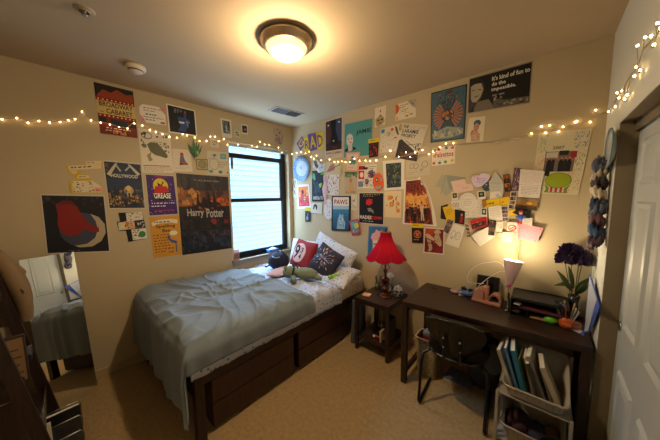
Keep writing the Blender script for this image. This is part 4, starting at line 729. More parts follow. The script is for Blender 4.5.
b = B(); b.tube([Vector((RW-.03, ht.y, ht.z+.03)), Vector((RW-.03, hb.y, hb.z-.02))], .006, BLACKM); b.tube([Vector((RW, ht.y, ht.z+.03)), Vector((RW-.03, ht.y, ht.z+.035)), Vector((RW-.03, ht.y, ht.z+.02))], .004, BLACKM); b.sph((RW-.03, hb.y, hb.z-.03), .012, BLACKM)
tag(obj('hanging_rod', b), 'thin black rod on the right wall carrying a column of scrunchies', 'rod')
WORDS = ['lace navy', 'cream patterned', 'charcoal', 'ivory', 'dark navy', 'slate blue', 'plum', 'denim blue', 'maroon']
for i, (cx_, _, _) in enumerate(cols):
    tpos = i/8; y = ht.y+(hb.y-ht.y)*tpos; z = ht.z+(hb.z-ht.z)*tpos
    m = dots('scrunchie_'+WORDS[i].replace(' ', '_'), cx_, '9a8c7c', 90, .18, dot2='26242c')
    b = B(); P = []
    for u in range(40):
        a = 2*PI*u/40; row = []
        for v in range(10):
            bb = 2*PI*v/10; rr = .024*(1+.28*math.sin(a*7+i*2)+.25*math.sin(a*12+bb*2+i)+.3*noise.noise(Vector((a*2, bb, i))))
            R_ = .030; row.append((RW-.042+(R_+rr*math.cos(bb))*math.cos(a)*.62, y+(R_+rr*math.cos(bb))*math.sin(a)*.95, z+rr*math.sin(bb)*1.3+.022*math.sin(a+i*1.7)))
        P.append(row)
    b.grid(P, m, closeu=True, closev=True)
    pl = ['topmost', 'second from the top', 'third from the top', 'fourth from the top', 'fifth from the top', 'sixth from the top', 'seventh from the top', 'second from the bottom', 'lowest'][i]
    tag(obj('scrunchie', b), f'{WORDS[i]} fabric scrunchie, {pl} on the wall rod', 'scrunchie', 'scrunchies on the wall rod')
# ================================================================== STRING LIGHTS
path = [(-12,116),(0,118.5),(17,118),(28,122),(38,121),(50,122),(60,121),(68,120),(75,119),(82,111),(91,120),(100,122),(110,124),(118,127),(127,128),(134,122),(142,125),(150,130),(160,134),(170,136.5),(177,137.5),(182,134),(191,137),(200,139.5),(207,140),(210,136.5),(218,140),(226,138),(228,144.5),(238,144.5),(252,146),(262,146),(270,147),(279,149.5),(287,152.5)]
pathB = [(296,153.5),(303,153),(311,154),(318,158.5),(328,160.5),(340,161),(350,160.5),(360,160),(370,158),(378,157),(386,154.5),(394,157.5),(404,156.5),(411,154),(420,155),(430,153.5),(440,147),(450,144.5),(460,144.5),(475,142.5),(490,141.5),(506,139),(520,137),(531,132.5),(541,129),(550,129.5),(560,130.5),(568,127.5),(577,124.5),(587,121),(597,116.5),(604.5,113)]
pathR = [(612,107.5),(617,98),(622,94),(625,86),(631,75),(638,65),(643,50),(650,43),(657,35),(664,24),(672,12)]
P3 = [on(x, y, 0, .014) for x, y in path] + [Vector((.014, -.014, on(289, 153, 0, .014).z))] + [on(x, y, 1, -.014) for x, y in pathB] + [Vector((RW-.014, -.014, on(606, 112, 1, -.014).z))] + [on(x, y, 0, RW-.014) for x, y in pathR]
t = thing('string_lights', 'clear wire fairy string lights running along all three walls', 'string lights', (0, 0, 0))
WIRE = mat('wire_clear', 'a89c84', .4)
b = B(); b.tube(P3, .0019, WIRE, 5)
b.tube([p+Vector((0, 0, .004+.004*math.sin(i*2.1))) for i, p in enumerate(P3)], .0017, WIRE, 5); obj('wire', b, t)
BULB = emit('fairy_bulb', 'ffcf8a', 22); BULB.node_tree.nodes['Principled BSDF'].inputs['Emission Color'].default_value = (1, .62, .25, 1)
bul = {'L': [(2,119.5),(16.6,118),(28,123),(39,121),(49.6,122.6),(60,121.8),(68.5,120.5),(75,119),(82,111.8),(91,120.3),(100.6,122.7),(109.9,124.6),(119,127.2),(127.6,128.4),(134.4,123.5),(142.5,125.4),(150,130),(156,132),(162.6,134.3),(169.5,136.6),(177,137.8),(182.6,134.2),(187,135.5),(195,137.5),(199.5,141.3),(206.6,141),(210.4,136.9),(215,136.6),(219,141.2),(224,138.8),(227.5,144.8),(238,144.6),(247.4,149.3),(252,145.6),(257,147.2),(260,141.8),(265,144.6),(269.5,145),(278.5,147.7),(282,152.3)],
       'B': [(292,154),(296.5,152.8),(301,152.2),(305.5,153.2),(309,151.7),(311.2,156.8),(316.5,155.8),(313.6,158.6),(321,160.4),(329.5,159.5),(334.5,161.8),(338,161.6),(341.8,161.5),(345.5,162),(349.8,162.2),(354.3,158.8),(359.5,160.8),(365.2,160.5),(370,161),(376,160.4),(385.4,156.8),(390.3,150.7),(398.8,156.7),(405.8,152.2),(410.2,156.8),(414.8,152.4),(422.2,150.3),(428.8,154),(433,151.8),(439.8,147),(446,143.6),(453.4,143.2),(531.5,133.6),(541.5,126.4),(545.5,133),(549.6,125.3),(558.8,131.6),(563,126.8),(575.2,122.4),(577,121.4),(590.3,122.2)],
       'R': [(595.8,110),(608.5,111.8),(615.5,106.5),(617,93),(618.8,97.8),(624.5,99.3),(627.2,94.8),(622,91),(634.4,76),(640,70.5),(636.4,67),(645.2,37.5),(637.5,45.6),(654,44.8),(651,36),(657.5,23.5),(661,28)]}
k = 0
for wl, pts in bul.items():
    for x, y in pts:
        if wl == 'R' and x < 605: wl2 = 'B'
        else: wl2 = wl
        ax, v, n = {'L': (0, .016, Vector((1, 0, 0))), 'B': (1, -.016, Vector((0, -1, 0))), 'R': (0, RW-.016, Vector((-1, 0, 0)))}[wl2]
        p = on(x, y, ax, v); k += 1
        b = B(); rnd = random.Random(k); b.sph(p, (.0042, .0042, .006), BULB, 8, 6)
        near = min(P3, key=lambda q: (q-p).length); dd = (near-p); 
        b.tube([p, p+Vector((0, 0, -.010 if k % 2 else .010))+n*.002], .003, WIRE, 6)
        if dd.length > .012: b.tube([p+Vector((0, 0, -.009 if k % 2 else .009))+n*.002, near], .0013, WIRE, 4)
        obj('bulb', b, t)
# white clips where the string sags, right of the watercolour
for (x, y), lab in (((497, 142.2), 'white wall clip holding the string lights, smaller one over the envelopes'), ((514.5, 138.5), 'white wall clip holding the string lights, long one near the signed poster')):
    c = on(x, y, 1, -.01); b = B(); b.box((c.x-.03 if x > 500 else c.x-.018, -.013, c.z-.009), (c.x+.03 if x > 500 else c.x+.018, -.0005, c.z+.007), mat('clip', 'b8b09c', .4), bev=.003)
    tag(obj('wall_clip', b), lab, 'clip')
# ================================================================== PILLOWS AND PLUSHES ON THE BED
def pillow_fn(w, h, T, pw=2.6):
    def f(u, v, side):
        e = max(0, (1-abs(u)**pw)*(1-abs(v)**pw))**.42
        x = w/2*u*(1-.07*(1-abs(v))**1.0*abs(u)); y = h/2*v*(1-.07*(1-abs(u))*abs(v))
        wr = .008*noise.noise(Vector((u*2.2, v*2.2, side*3+w*7)))
        return Vector((x, -side*(T*e+wr*e), y+h/2))
    return f
def pillow_mesh(w, h, T, m, b=None, n=26):
    f = pillow_fn(w, h, T); b = b or B(); q = lambda i: math.sin(PI/2*(-1+2*i/n))
    for s in (1, -1): b.grid([[f(q(i), q(j), s) for j in range(n+1)] for i in range(n+1)], m)
    return b, f
def put(o, loc, lean, rz, roll=0):
    o.location = loc; o.rotation_euler = (Matrix.Rotation(rz, 4, 'Z') @ Matrix.Rotation(-lean, 4, 'X') @ Matrix.Rotation(roll, 4, 'Y')).to_euler()
PILC = dots('pillow_case', 'c2c5d0', '66708c', 34, .28, dot2='a0928a')
for (w, h, T, loc, lean, rz, roll, lab, nm) in (
    (.56, .34, .07, (.40, -.19, .69), 15, 0, 0, 'white printed bed pillow standing nearest the window, behind the navy hat', 'bed_pillow'),
    (.72, .39, .08, (.90, -.235, .715), 18, 0, 17, 'white printed bed pillow leaning on the wall, tallest peak behind the red cushion', 'bed_pillow'),
    (.60, .38, .075, (1.14, -.56, .665), -78+152, 3, 0, 'cream printed bed pillow lying flat at the bed edge beside the nightstand', 'bed_pillow')):
    b, f = pillow_mesh(w, h, T, PILC); o = obj(nm, b, loc=(0, 0, 0)); tag(o, lab, 'pillow', 'white printed bed pillows'); put(o, loc, math.radians(lean), math.radians(rz), math.radians(roll))
REDC = mat('cushion_red', '8c1c20', .85, bump=.2, bscale=200); DISC = mat('cushion_print', 'd0a8a0', .85); INK = mat('cushion_ink', '17141a', .8)
t = thing('throw_cushion', 'dark red square cushion printed with a pale disc and 9 3/4', 'cushion'); put(t, (.565, -.40, .70), math.radians(24), math.radians(-4), math.radians(3))
b, f = pillow_mesh(.43, .38, .07, REDC); obj('cushion_cover', b, t)
b = B(); P = [[f(-.12+.60*r/6*math.cos(a), .02+.72*r/6*math.sin(a), 1)+Vector((0, -.0025, 0)) for r in range(0, 7)] for a in [i*PI/18 for i in range(36)]]; b.grid(P, DISC, closeu=True)
g = lambda x, y, z: f(-.72+1.2*x, -.7+1.44*y, 1)+Vector((0, -.0025-z, 0))
obj('cushion_disc', b, t); b = B(); b.text('9', (.10, .12, .54, .90), INK, g, .002); b.text('3', (.60, .52, .80, .78), INK, g, .002); b.text('4', (.60, .2, .80, .46), INK, g, .002)
b.add([g(.56, .475, .002), g(.84, .50, .002), g(.84, .515, .002), g(.56, .49, .002)], [(0, 1, 2, 3)], INK); obj('cushion_digits', b, t)
NAVC = mat('cushion_navy', '2a2638', .85, bump=.2, bscale=200)
t = thing('throw_cushion', 'dark navy purple square cushion with a multicoloured starburst print', 'cushion'); put(t, (1.02, -.50, .735), math.radians(24), math.radians(10), math.radians(24))
b, f = pillow_mesh(.37, .35, .06, NAVC); obj('cushion_cover', b, t)
b = B(); rnd = random.Random(4)
for k in range(90):
    a = rnd.uniform(0, 2*PI); r = rnd.uniform(.08, .78); u, v = -.12+r*math.cos(a), .1+r*math.sin(a); s = .075
    m = pm(rnd.choice(['8a8cb4', 'b8b0c4', '5c6aa8', '9c4468', 'c8a060', 'cfcfd8', '6a5c94', '3f78a0']))
    du, dv = s*math.cos(a)*1.6, s*math.sin(a)*1.6; eu, ev = -s*.4*math.sin(a), s*.4*math.cos(a)
    b.add([f(u-du, v-dv, 1)+Vector((0, -.002-k*.00001, 0)), f(u+eu, v+ev, 1)+Vector((0, -.002-k*.00001, 0)), f(u+du, v+dv, 1)+Vector((0, -.002-k*.00001, 0)), f(u-eu, v-ev, 1)+Vector((0, -.002-k*.00001, 0))], [(0, 1, 2, 3)], m)
obj('cushion_print', b, t)
# navy soft bag
NB = mat('bag_navy', '101c38', .8, bump=.3, bscale=120)
c = (.40, -.60, .715)
t = thing('soft_backpack', 'small round navy backpack slumped on the bed below the window', 'bag', c, math.radians(20))
b = B(); b.sph((0, 0, .10), (.135, .12, .115), NB, 28, 16, fn=lambda d: (1+.12*noise.noise(d*1.8))*(1+.12*abs(d.x)*(1 if d.z < 0 else 0))); obj('bag_body', b, t)
b = B(); b.tube([(-.05, -.075, .17), (-.02, -.10, .165), (.03, -.105, .16), (.07, -.085, .17)], .006, mat('zip', '8a93a8', .4)); obj('front_zip', b, t)
b = B(); b.tube([(.0, 0, .215), (-.03, .01, .25), (.03, .01, .26), (.06, 0, .21)], .008, NB); b.tube([(-.12, -.03, .04), (-.17, -.06, .01), (-.2, -.03, .012)], .01, NB); obj('carry_strap', b, t)
# sage plush dog lying down
PL = mat('plush_green', '78826c', .95, bump=.6, bscale=150); PP = mat('plush_pink', 'b8908a', .9, bump=.3, bscale=120)
c = on(290, 277, 2, .74)
t = thing('plush_toy', 'sage green stuffed animal lying in front of the red cushion', 'plush toy', (c.x, c.y, .735), math.radians(24))
b = B(); b.sph((0, 0, .065), (.085, .075, .07), PL, 22, 14, fn=lambda d: 1+.04*noise.noise(d*3)); b.sph((.18, .01, .065), (.15, .08, .062), PL, 24, 14, fn=lambda d: 1+.07*noise.noise(d*2))
b.tube([(.06, -.05, .03), (.1, -.11, .025), (.13, -.14, .02)], .028, PL, 12, radii=[.03, .028, .02]); b.tube([(.28, .02, .045), (.34, .0, .03), (.38, -.02, .025)], .03, PL, 12, radii=[.04, .03, .02]); obj('plush_body', b, t)
DK = mat('plush_dark', '232428', .8)
b = B(); b.sph((-.035, -.04, .125), (.016, .016, .018), PL, 10, 8); b.sph((.02, .05, .125), (.016, .016, .018), DK, 10, 8); obj('ears', b, t)
b = B(); b.sph((-.062, -.035, .09), .010, mat('eye_white', 'cfc8c0', .4), 10, 8); b.sph((-.02, -.062, .10), .007, DK, 8, 6); obj('eye', b, t)
b = B(); b.tube([(.07, .07*math.sin(a), .07+.07*math.cos(a)) for a in [i*PI/10 for i in range(20)]], .009, DK, 8, closed=True); obj('collar', b, t)
# pink plush blanket
b = B(); P = []
c = on(281, 272, 2, .73)
for i in range(24):
    row = []
    for j in range(14):
        u, v = i/23-.5, j/13-.5; e = 1-(2*abs(u))**3*.8
        row.append((c.x+u*.20-v*.12, c.y+.03+u*.12+v*.38*(.7+.3*e), .728+.035*e*(1-(2*v)**2)+.014*noise.noise(Vector((u*9, v*9, 2)))))
    P.append(row)
b.grid(P, PP); o = obj('comfort_blanket', b); md = o.modifiers.new('thick', 'SOLIDIFY'); md.thickness = .01; md.offset = 1
tag(o, 'crumpled dusty pink plush cloth between the backpack and the stuffed animal', 'blanket')
# little lizard plush
GR = mat('lizard_green', '7ab024', .7, bump=.3, bscale=90); 
c = on(337, 280, 2, .71)
t = thing('plush_lizard', 'small bright green and red beaded toy at the pillow edge', 'toy', (c.x, c.y, .70), math.radians(50))
b = B(); b.tube([(-.06, 0, .03), (-.02, .02, .05), (.03, .0, .05), (.06, -.02, .02)], .02, GR, 12, radii=[.018, .026, .022, .01]); b.sph((-.075, 0, .05), (.028, .024, .024), GR); b.tube([(-.03, .02, .04), (-.02, .06, .02)], .009, GR); b.tube([(.01, -.01, .04), (.01, -.06, .012)], .009, GR); obj('toy_body', b, t)
b = B(); 
for k in range(5): b.sph((.05+.014*k, -.03-.012*k, .018), .011, mat('toy_red', 'b0283c', .5) if k % 2 else mat('toy_yellow', 'c8b428', .5), 8, 6)
obj('bead_tail', b, t)
# ================================================================== WINDOW SILL
c = on(238, 259.5, 2, WZ0)
t = thing('pink_card_stand', 'small glowing pink acrylic card standing on the window sill', 'card', (.005, -.985, WZ0), math.radians(75))
PK = mat('pink_acrylic', 'f0a898', .5, Transmission_Weight=.8, IOR=1.15)
b = B(); b.box((-.042, -.002, .004), (.042, .002, .135), PK, bev=.001); obj('card_panel', b, t)
b = B(); b.box((-.045, -.012, 0), (.045, .012, .008), mat('clear_base', 'c0b0b0', .2)); obj('card_base', b, t)
t = thing('tissue_pack', 'blue and white tissue pack lying on the sill behind the backpack', 'tissues', (-.02, -.40, WZ0))
b = B(); b.box((-.045, -.085, 0), (.045, .085, .045), mat('tissue_blue', '3c6cc0', .45), bev=.01); obj('pack_body', b, t)
b = B(); P = [[(.03*math.cos(a)*r, .06*math.sin(a)*r, .046+.028*(1-r)+.004*math.sin(5*a)) for r in (0.05, .4, .7, 1)] for a in [i*PI/8 for i in range(16)]]; b.grid(P, mat('tissue_white', 'd8e0ea', .8), closeu=True); obj('tissue', b, t)
# ================================================================== NIGHTSTAND
NX, NY, NW, ND, NH = 1.53, -.465, .40, .43, .58
t = thing('nightstand', 'dark espresso open side table between the bed and the desk', 'side table', (NX, NY, 0))
def part(a, c, m, nm, t, bev=.002): b = B(); b.box(a, c, m, bev=bev); return obj(nm, b, t)
part((0, 0, NH-.022), (NW, ND, NH), WX, 'table_top', t)
for x in (.0, NW-.035):
    for y in (0, ND-.035): part((x, y, 0), (x+.035, y+.035, NH-.022), WZ, 'leg', t)
for x in (.005, NW-.03): part((x, .035, NH-.06), (x+.025, ND-.035, NH-.022), WY, 'side_apron', t); part((x, .035, .10), (x+.025, ND-.035, .13), WY, 'side_stretcher', t)
part((.005, .012, .128), (NW-.005, ND-.012, .148), WX, 'lower_shelf', t); part((.035, .006, NH-.055), (NW-.035, .024, NH-.022), WX, 'front_apron', t)
# lamp
lp = Vector((1.765, -.235, NH))
t = thing('table_lamp', 'ornate bronze table lamp with a glowing red bell shade on nightstand', 'lamp', lp)
BZ = mat('bronze', '5a3420', .32, metal=.85)
b = B(); b.lathe([(.001, 0), (.075, 0), (.078, .008), (.06, .018), (.035, .03), (.022, .045), (.03, .06), (.04, .075), (.03, .092), (.016, .105), (.012, .135), (.02, .15), (.044, .175), (.046, .19), (.026, .205), (.012, .22), (.012, .25), (.022, .27), (.022, .285), (.010, .30), (.008, .44), (.001, .44)], BZ, 28, cap=False)
obj('lamp_base', b, t)
for k in range(3):
    a = k*2*PI/3+.4; b = B(); b.tube([((.02+.055*math.sin(s*PI))*math.cos(a), (.02+.055*math.sin(s*PI))*math.sin(a), .03+.13*s) for s in [i/12 for i in range(13)]], .005, BZ, 8); b.tube([((.03+.028*math.cos(q))*math.cos(a), (.03+.028*math.cos(q))*math.sin(a), .035+.02*math.sin(q)) for q in [i*PI/8 for i in range(16)]], .004, BZ, 6, closed=True); obj('scroll_arm', b, t)
for k in range(2):
    a = k*PI+.3; b = B(); b.tube([((.014+.03*math.sin(s*PI))*math.cos(a), (.014+.03*math.sin(s*PI))*math.sin(a), .29+.06*s) for s in [i/8 for i in range(9)]], .003, BZ, 6); obj('harp_scroll', b, t)
SH = bpy.data.materials.new('red_shade'); SH.use_nodes = True; nt = SH.node_tree
for n in list(nt.nodes): nt.nodes.remove(n)
oo = nt.nodes.new('ShaderNodeOutputMaterial'); df = nt.nodes.new('ShaderNodeBsdfDiffuse'); tl = nt.nodes.new('ShaderNodeBsdfTranslucent'); mx = nt.nodes.new('ShaderNodeMixShader')
df.inputs[0].default_value = (.40, .01, .045, 1); tl.inputs[0].default_value = (.34, .012, .012, 1); mx.inputs[0].default_value = .5
nt.links.new(df.outputs[0], mx.inputs[1]); nt.links.new(tl.outputs[0], mx.inputs[2]); nt.links.new(mx.outputs[0], oo.inputs[0])
z0, z1 = .425, .695; prof = []
for i in range(15):
    s = i/14; r = .056+.158*(1-s)**1.8; prof.append((r, z0+(z1-z0)*s))
def scal(a, z):
    k = abs(math.sin(4*a)); low = max(0, (z0+.06-z)/.06)
    return (1-.05*(1-k)) 
b = B(); P = []
for q in range(64):
    a = 2*PI*q/64; row = []; k = abs(math.sin(4*a))
    for r, z in prof:
        s = (z-z0)/(z1-z0); rr = r*(1-.05*(1-k)); zz = z-.022*(1-s)**3*(k)
        row.append((rr*math.cos(a), rr*math.sin(a), zz))
    P.append(row)
b.grid(P, SH, closeu=True); sh = obj('lamp_shade', b, t)
TRIM = mat('gold_trim', 'a87c40', .35, metal=.6)
b = B(); b.tube([(P[q][-1][0], P[q][-1][1], P[q][-1][2]) for q in range(64)], .003, TRIM, 6, closed=True); obj('top_ring', b, sh)
b = B(); b.tube([(P[q][0][0], P[q][0][1], P[q][0][2]) for q in range(64)], .0025, mat('trim_red', '6a1018', .6), 6, closed=True); obj('hem_trim', b, sh)
for k in range(8):
    q = k*8; b = B(); b.tube([(p[0]*1.004, p[1]*1.004, p[2]) for p in P[q]], .0018, MATS['trim_red'], 5); obj('rib', b, sh)
b = B(); b.tube([(-.055, 0, z1), (.055, 0, z1)], .0022, TRIM, 6); b.tube([(0, -.055, z1), (0, .055, z1)], .0022, TRIM, 6); b.lathe([(.001, z1+.045), (.007, z1+.035), (.010, z1+.02), (.004, z1+.008), (.008, z1)], mat('finial', '2a1c14', .3, metal=.6), 12, cap=False); obj('finial', b, t)
LBULB = emit('lamp_bulb', 'ffd9a0', 12); LBULB.node_tree.nodes['Principled BSDF'].inputs['Emission Color'].default_value = (1, .62, .28, 1)
b = B(); b.lathe([(.012, .44), (.014, .455), (.028, .485), (.03, .505), (.022, .528), (.001, .537)], LBULB, 16, cap=False); obj('light_bulb', b, t)
# things on the nightstand
c = Vector((1.875, -.155, NH))
t = thing('ceramic_jar', 'blue and white round lidded jar on nightstand beside the desk', 'jar', c)
JW = mat('jar_white', 'a8aeb0', .25); JB = mat('jar_blue', '2c4068', .3)
b = B(); b.lathe([(.001, 0), (.034, 0), (.046, .012), (.05, .04), (.048, .075), (.04, .09), (.001, .09)], JW, 28, cap=False)
for zz, hh in ((.02, .022), (.052, .022)):
    for k in range(7): b.box((.0485 if zz > .03 else .047, -.014, zz), (.0515, .014, zz+hh), JB, bev=.002, M=Matrix.Rotation(k*2*PI/7+zz*8, 4, 'Z'))
obj('jar_body', b, t)
b = B(); b.lathe([(.042, .09), (.042, .096), (.03, .106), (.008, .112), (.007, .12), (.001, .124)], JW, 24, cap=False); b.tube([(0, 0, .12), (.01, .0, .14), (.03, .005, .15)], .0025, BLACKM, 6); obj('jar_lid', b, t)
c = on(372, 292.5, 2, NH); 
t = thing('pen_cup', 'small glass cup of coloured pens on nightstand behind the sticky notes', 'pen cup', (1.60, -.12, NH))
b = B(); b.lathe([(.001, 0), (.028, 0), (.030, .07), (.027, .07), (.025, .004), (.001, .004)], mat('cup_glass', '8a8a80', .1, Transmission_Weight=.5), 20, cap=False); obj('cup', b, t)
for k, (cx_, dx, dy) in enumerate((('c8a830', .025, .01), ('4a6ab0', -.028, .0), ('d0c8b8', .01, .02), ('5c7a4c', -.01, -.015), ('b8b8b8', .03, -.012), ('26262c', -.02, .018))):
    b = B(); b.tube([(-dx*.3, -dy*.3, .006), (dx, dy, .135+.008*(k % 3))], .0038, pm(cx_), 8); b.lathe([(.0038, 0), (.001, .01)], pm('26262c'), 8, M=Matrix.Translation((dx, dy, .135+.008*(k % 3)))); obj('pen', b, t)
t = thing('framed_photo', 'small black photo frame standing behind the lamp base', 'frame', (1.675, -.085, NH), math.radians(8))
b = B(); b.box((-.038, 0, 0), (.038, .01, .105), BLACK, bev=.002, M=Matrix.Rotation(-.15, 4, 'X')); obj('frame_border', b, t)
b = B(); b.box((-.028, -.0015, .012), (.028, 0, .093), pm('6c7078'), M=Matrix.Rotation(-.15, 4, 'X')); b.box((-.012, -.0025, .03), (.01, -.0015, .07), pm('3a3c44'), M=Matrix.Rotation(-.15, 4, 'X')); obj('photograph', b, t)
t = thing('sticky_note_pad', 'pale orange pad of sticky notes at the front of nightstand', 'notepad', (1.60, -.34, NH), math.radians(14))
b = B(); b.box((-.042, -.042, 0), (.042, .042, .007), mat('pad_paper', 'd0966c', .7), bev=.001); obj('pad_sheets', b, t)
b = B(); b.box((-.036, -.036, .0073), (.036, .036, .0078), mat('pad_top', 'dcae88', .7)); obj('top_sheet', b, t)
t = thing('round_makeup_mirror', 'small round white mirror standing behind the lamp', 'mirror', (1.735, -.065, NH))
b = B(); b.lathe([(.001, 0), (.03, 0), (.03, .005), (.004, .01), (.004, .13)], mat('white_plastic', 'cfc8b8', .4), 16, cap=False); obj('mirror_stand', b, t)
b = B(); b.lathe([(.001, .004), (.038, .004), (.043, 0), (.038, -.004), (.001, -.004)], MATS['white_plastic'], 24, M=Matrix.Translation((0, 0, .165)) @ Matrix.Rotation(PI/2-.1, 4, 'X')); obj('mirror_disc', b, t)
# on the lower shelf
sz = .148
t = thing('round_tin', 'dark round tin on the lower shelf of the nightstand', 'tin', (1.70, -.17, sz))
b = B(); b.lathe([(.001, 0), (.05, 0), (.052, .06), (.001, .062)], mat('tin_dark', '3c3430', .4), 22, cap=False); obj('tin_body', b, t)
b = B(); b.lathe([(.054, .055), (.054, .075), (.05, .08), (.001, .08)], mat('tin_lid', '7a6c5c', .35, metal=.5), 22, cap=False); obj('tin_lid', b, t)
b = B(); b.tube([(1.72, -.36, sz+.012), (1.80, -.33, sz+.012)], .011, mat('marker_red', 'a82428', .4), 10); b.tube([(1.70, -.368, sz+.012), (1.72, -.36, sz+.012)], .0125, PAPER, 10); tag(obj('marker_pen', b), 'red marker with white cap on the lower nightstand shelf', 'pen')
t = thing('patterned_box', 'tall white and black patterned box at the right of the nightstand shelf', 'box', (1.865, -.30, sz))
b = B(); b.box((-.03, -.06, 0), (.03, .06, .24), pm('3a3a3c'), bev=.003); rnd = random.Random(5)
for k in range(16):
    z = .01+k*.0142; y = rnd.uniform(-.04, .02); b.box((-.031, y-.01, z), (-.0305, y+.035, z+.008), PAPER); x = rnd.uniform(-.02, 0); b.box((x-.008, -.0612, z), (x+.02, -.0606, z+.008), PAPER)
obj('box_body', b, t)
b = B(); b.box((-.0302, -.0602, .24), (.0302, .0602, .246), pm('26262a'), bev=.001); obj('box_flap', b, t)
b = B(); b.box((1.80, -.41, sz), (1.82, -.33, sz+.12), mat('cream_book', 'b8a888', .6), bev=.002); tag(obj('notebook', b), 'thin cream notebook upright at the front of the nightstand shelf', 'book')
b = B(); P = [[(1.575+.20*u, -.31+.22*v-.05*u, .40+.03*math.sin(3*u)+.02*v) for v in [j/6 for j in range(7)]] for u in [i/6 for i in range(7)]]
# bag between bed and nightstand
b2 = B(); rnd = random.Random(9)
P = []
for i in range(16):
    a = 2*PI*i/16; row = []
    for j in range(9):
        z = .50*j/8; k = 1-.25*(j/8)+.06*noise.noise(Vector((a, z*8, 1)))
        row.append((1.453+.052*k*math.cos(a), -.30+.12*k*math.sin(a), .002+z))
    P.append(row)
b2.grid(P, mat('bag_grey', '4c5058', .8, bump=.4, bscale=60), closeu=True); b2.add(P and [r[0] for r in P], [list(range(16))], MATS['bag_grey']); tag(obj('tote_bag', b2), 'grey bag squeezed upright between the bed and the nightstand', 'bag')
b = B(); b.box((1.575, -.36, .470), (1.80, -.12, .4702+.012), mat('white_folder', '9a9c9c', .5), bev=.002)
for x in (1.60, 1.78): b.tube([(x, -.33, .148), (x, -.33, .47)], .004, CHROME, 6); b.tube([(x, -.14, .148), (x, -.14, .47)], .004, CHROME, 6)
tag(obj('wire_riser', b), 'small white topped wire riser on the lower shelf of nightstand', 'rack')
# ================================================================== DESK
DX0, DX1, DYL, DYR, DH = 2.125, 3.272, -.605, -.50, .75
t = thing('desk', 'long dark espresso wooden desk against the back wall', 'desk', (DX0, -.02, 0))
DT = [(0, DYL+.02), (DX1-DX0, DYR+.02), (DX1-DX0, 0), (0, 0)]
b = B(); b.prism(DT, DH-.022, DH, WX); obj('desk_top', b, t)
yl = DYL+.02
b = B(); b.lathe([(.001, 0), (.028, 0), (.030, .002), (.024, .003), (.001, .001)], BLACK, 20, M=Matrix.Translation((.11, -.10, DH)), cap=False); obj('cable_grommet', b, t)
for x, y in ((.0, yl+.005), (0, -.05), (DX1-DX0-.045, DYR+.025), (DX1-DX0-.045, -.05)): part((x, y, 0), (x+.045, y+.045, DH-.022), WZ, 'leg', t)
for x, y0 in ((.0, yl+.05), (DX1-DX0-.045, DYR+.07)):
    part((x+.008, y0, DH-.10), (x+.037, -.05, DH-.06), WY, 'side_rail', t); part((x+.008, y0, .08), (x+.037, -.05, .12), WY, 'side_stretcher', t)
part((.045, -.045, .08), (DX1-DX0-.045, -.015, .12), WX, 'back_stretcher', t)
part((.045, -.03, DH-.11), (DX1-DX0-.045, -.012, DH-.022), WX, 'back_apron', t)
b = B(); A_ = .045; b.prism([(A_, DYL+.03), (DX1-DX0-A_, DYR+.03), (DX1-DX0-A_, DYR+.048), (A_, DYL+.048)], DH-.05, DH-.022, WX); obj('front_apron', b, t)
# wicker basket under the desk
t = thing('wicker_basket', 'cream wicker basket on the floor under the left end of the desk', 'basket', (2.272, -.33, 0))
WK = dots('wicker', '8c7a58', '5c4c34', 70, .35)
b = B(); P = []
def rrect(w, d, r, n=6):
    pts = []
    for cx_, cy_, a0 in ((w-r, d-r, 0), (-w+r, d-r, PI/2), (-w+r, -d+r, PI), (w-r, -d+r, 1.5*PI)):
        for i in range(n+1): a = a0+PI/2*i/n; pts.append((cx_+r*math.cos(a), cy_+r*math.sin(a)))
    return pts
o_ = rrect(.10, .085, .03); prof = [(.82, 0), (.9, .18), (1, .36), (.96, .36), (.86, .18), (.78, .006)]
P = [[(x*k*(1+.012*math.sin(i*2.2+z*170)), y*k, z) for k, z in prof] for i, (x, y) in enumerate(o_)]
b.grid(P, WK, closeu=True); b.add([(x*.8, y*.8, .006) for x, y in o_], [list(range(len(o_)))], WK); obj('basket_body', b, t)
b = B(); b.tube([(x, y, .36) for x, y in o_], .009, mat('cream_cloth', 'c0a878', .8), 8, closed=True); obj('basket_rim', b, t)
b = B(); b.box((-.07, -.06, .25), (.02, .05, .37), pm('a8303c'), bev=.01, M=Matrix.Rotation(.1, 4, 'Y')); tag(obj('red_packet', b, loc=(0, 0, 0)), 'red packet sticking out of the wicker basket', 'packet'); 
o = bpy.data.objects['red_packet']; o.location = (2.272, -.33, .015)
b = B(); b.box((.0, -.05, .22), (.06, .05, .40), pm('b8a894'), bev=.008, M=Matrix.Rotation(-.1, 4, 'Y')); o = tag(obj('paper_packet', b, loc=(0, 0, 0)), 'cream packet sticking out of the wicker basket', 'packet'); o.location = (2.272, -.33, .015)
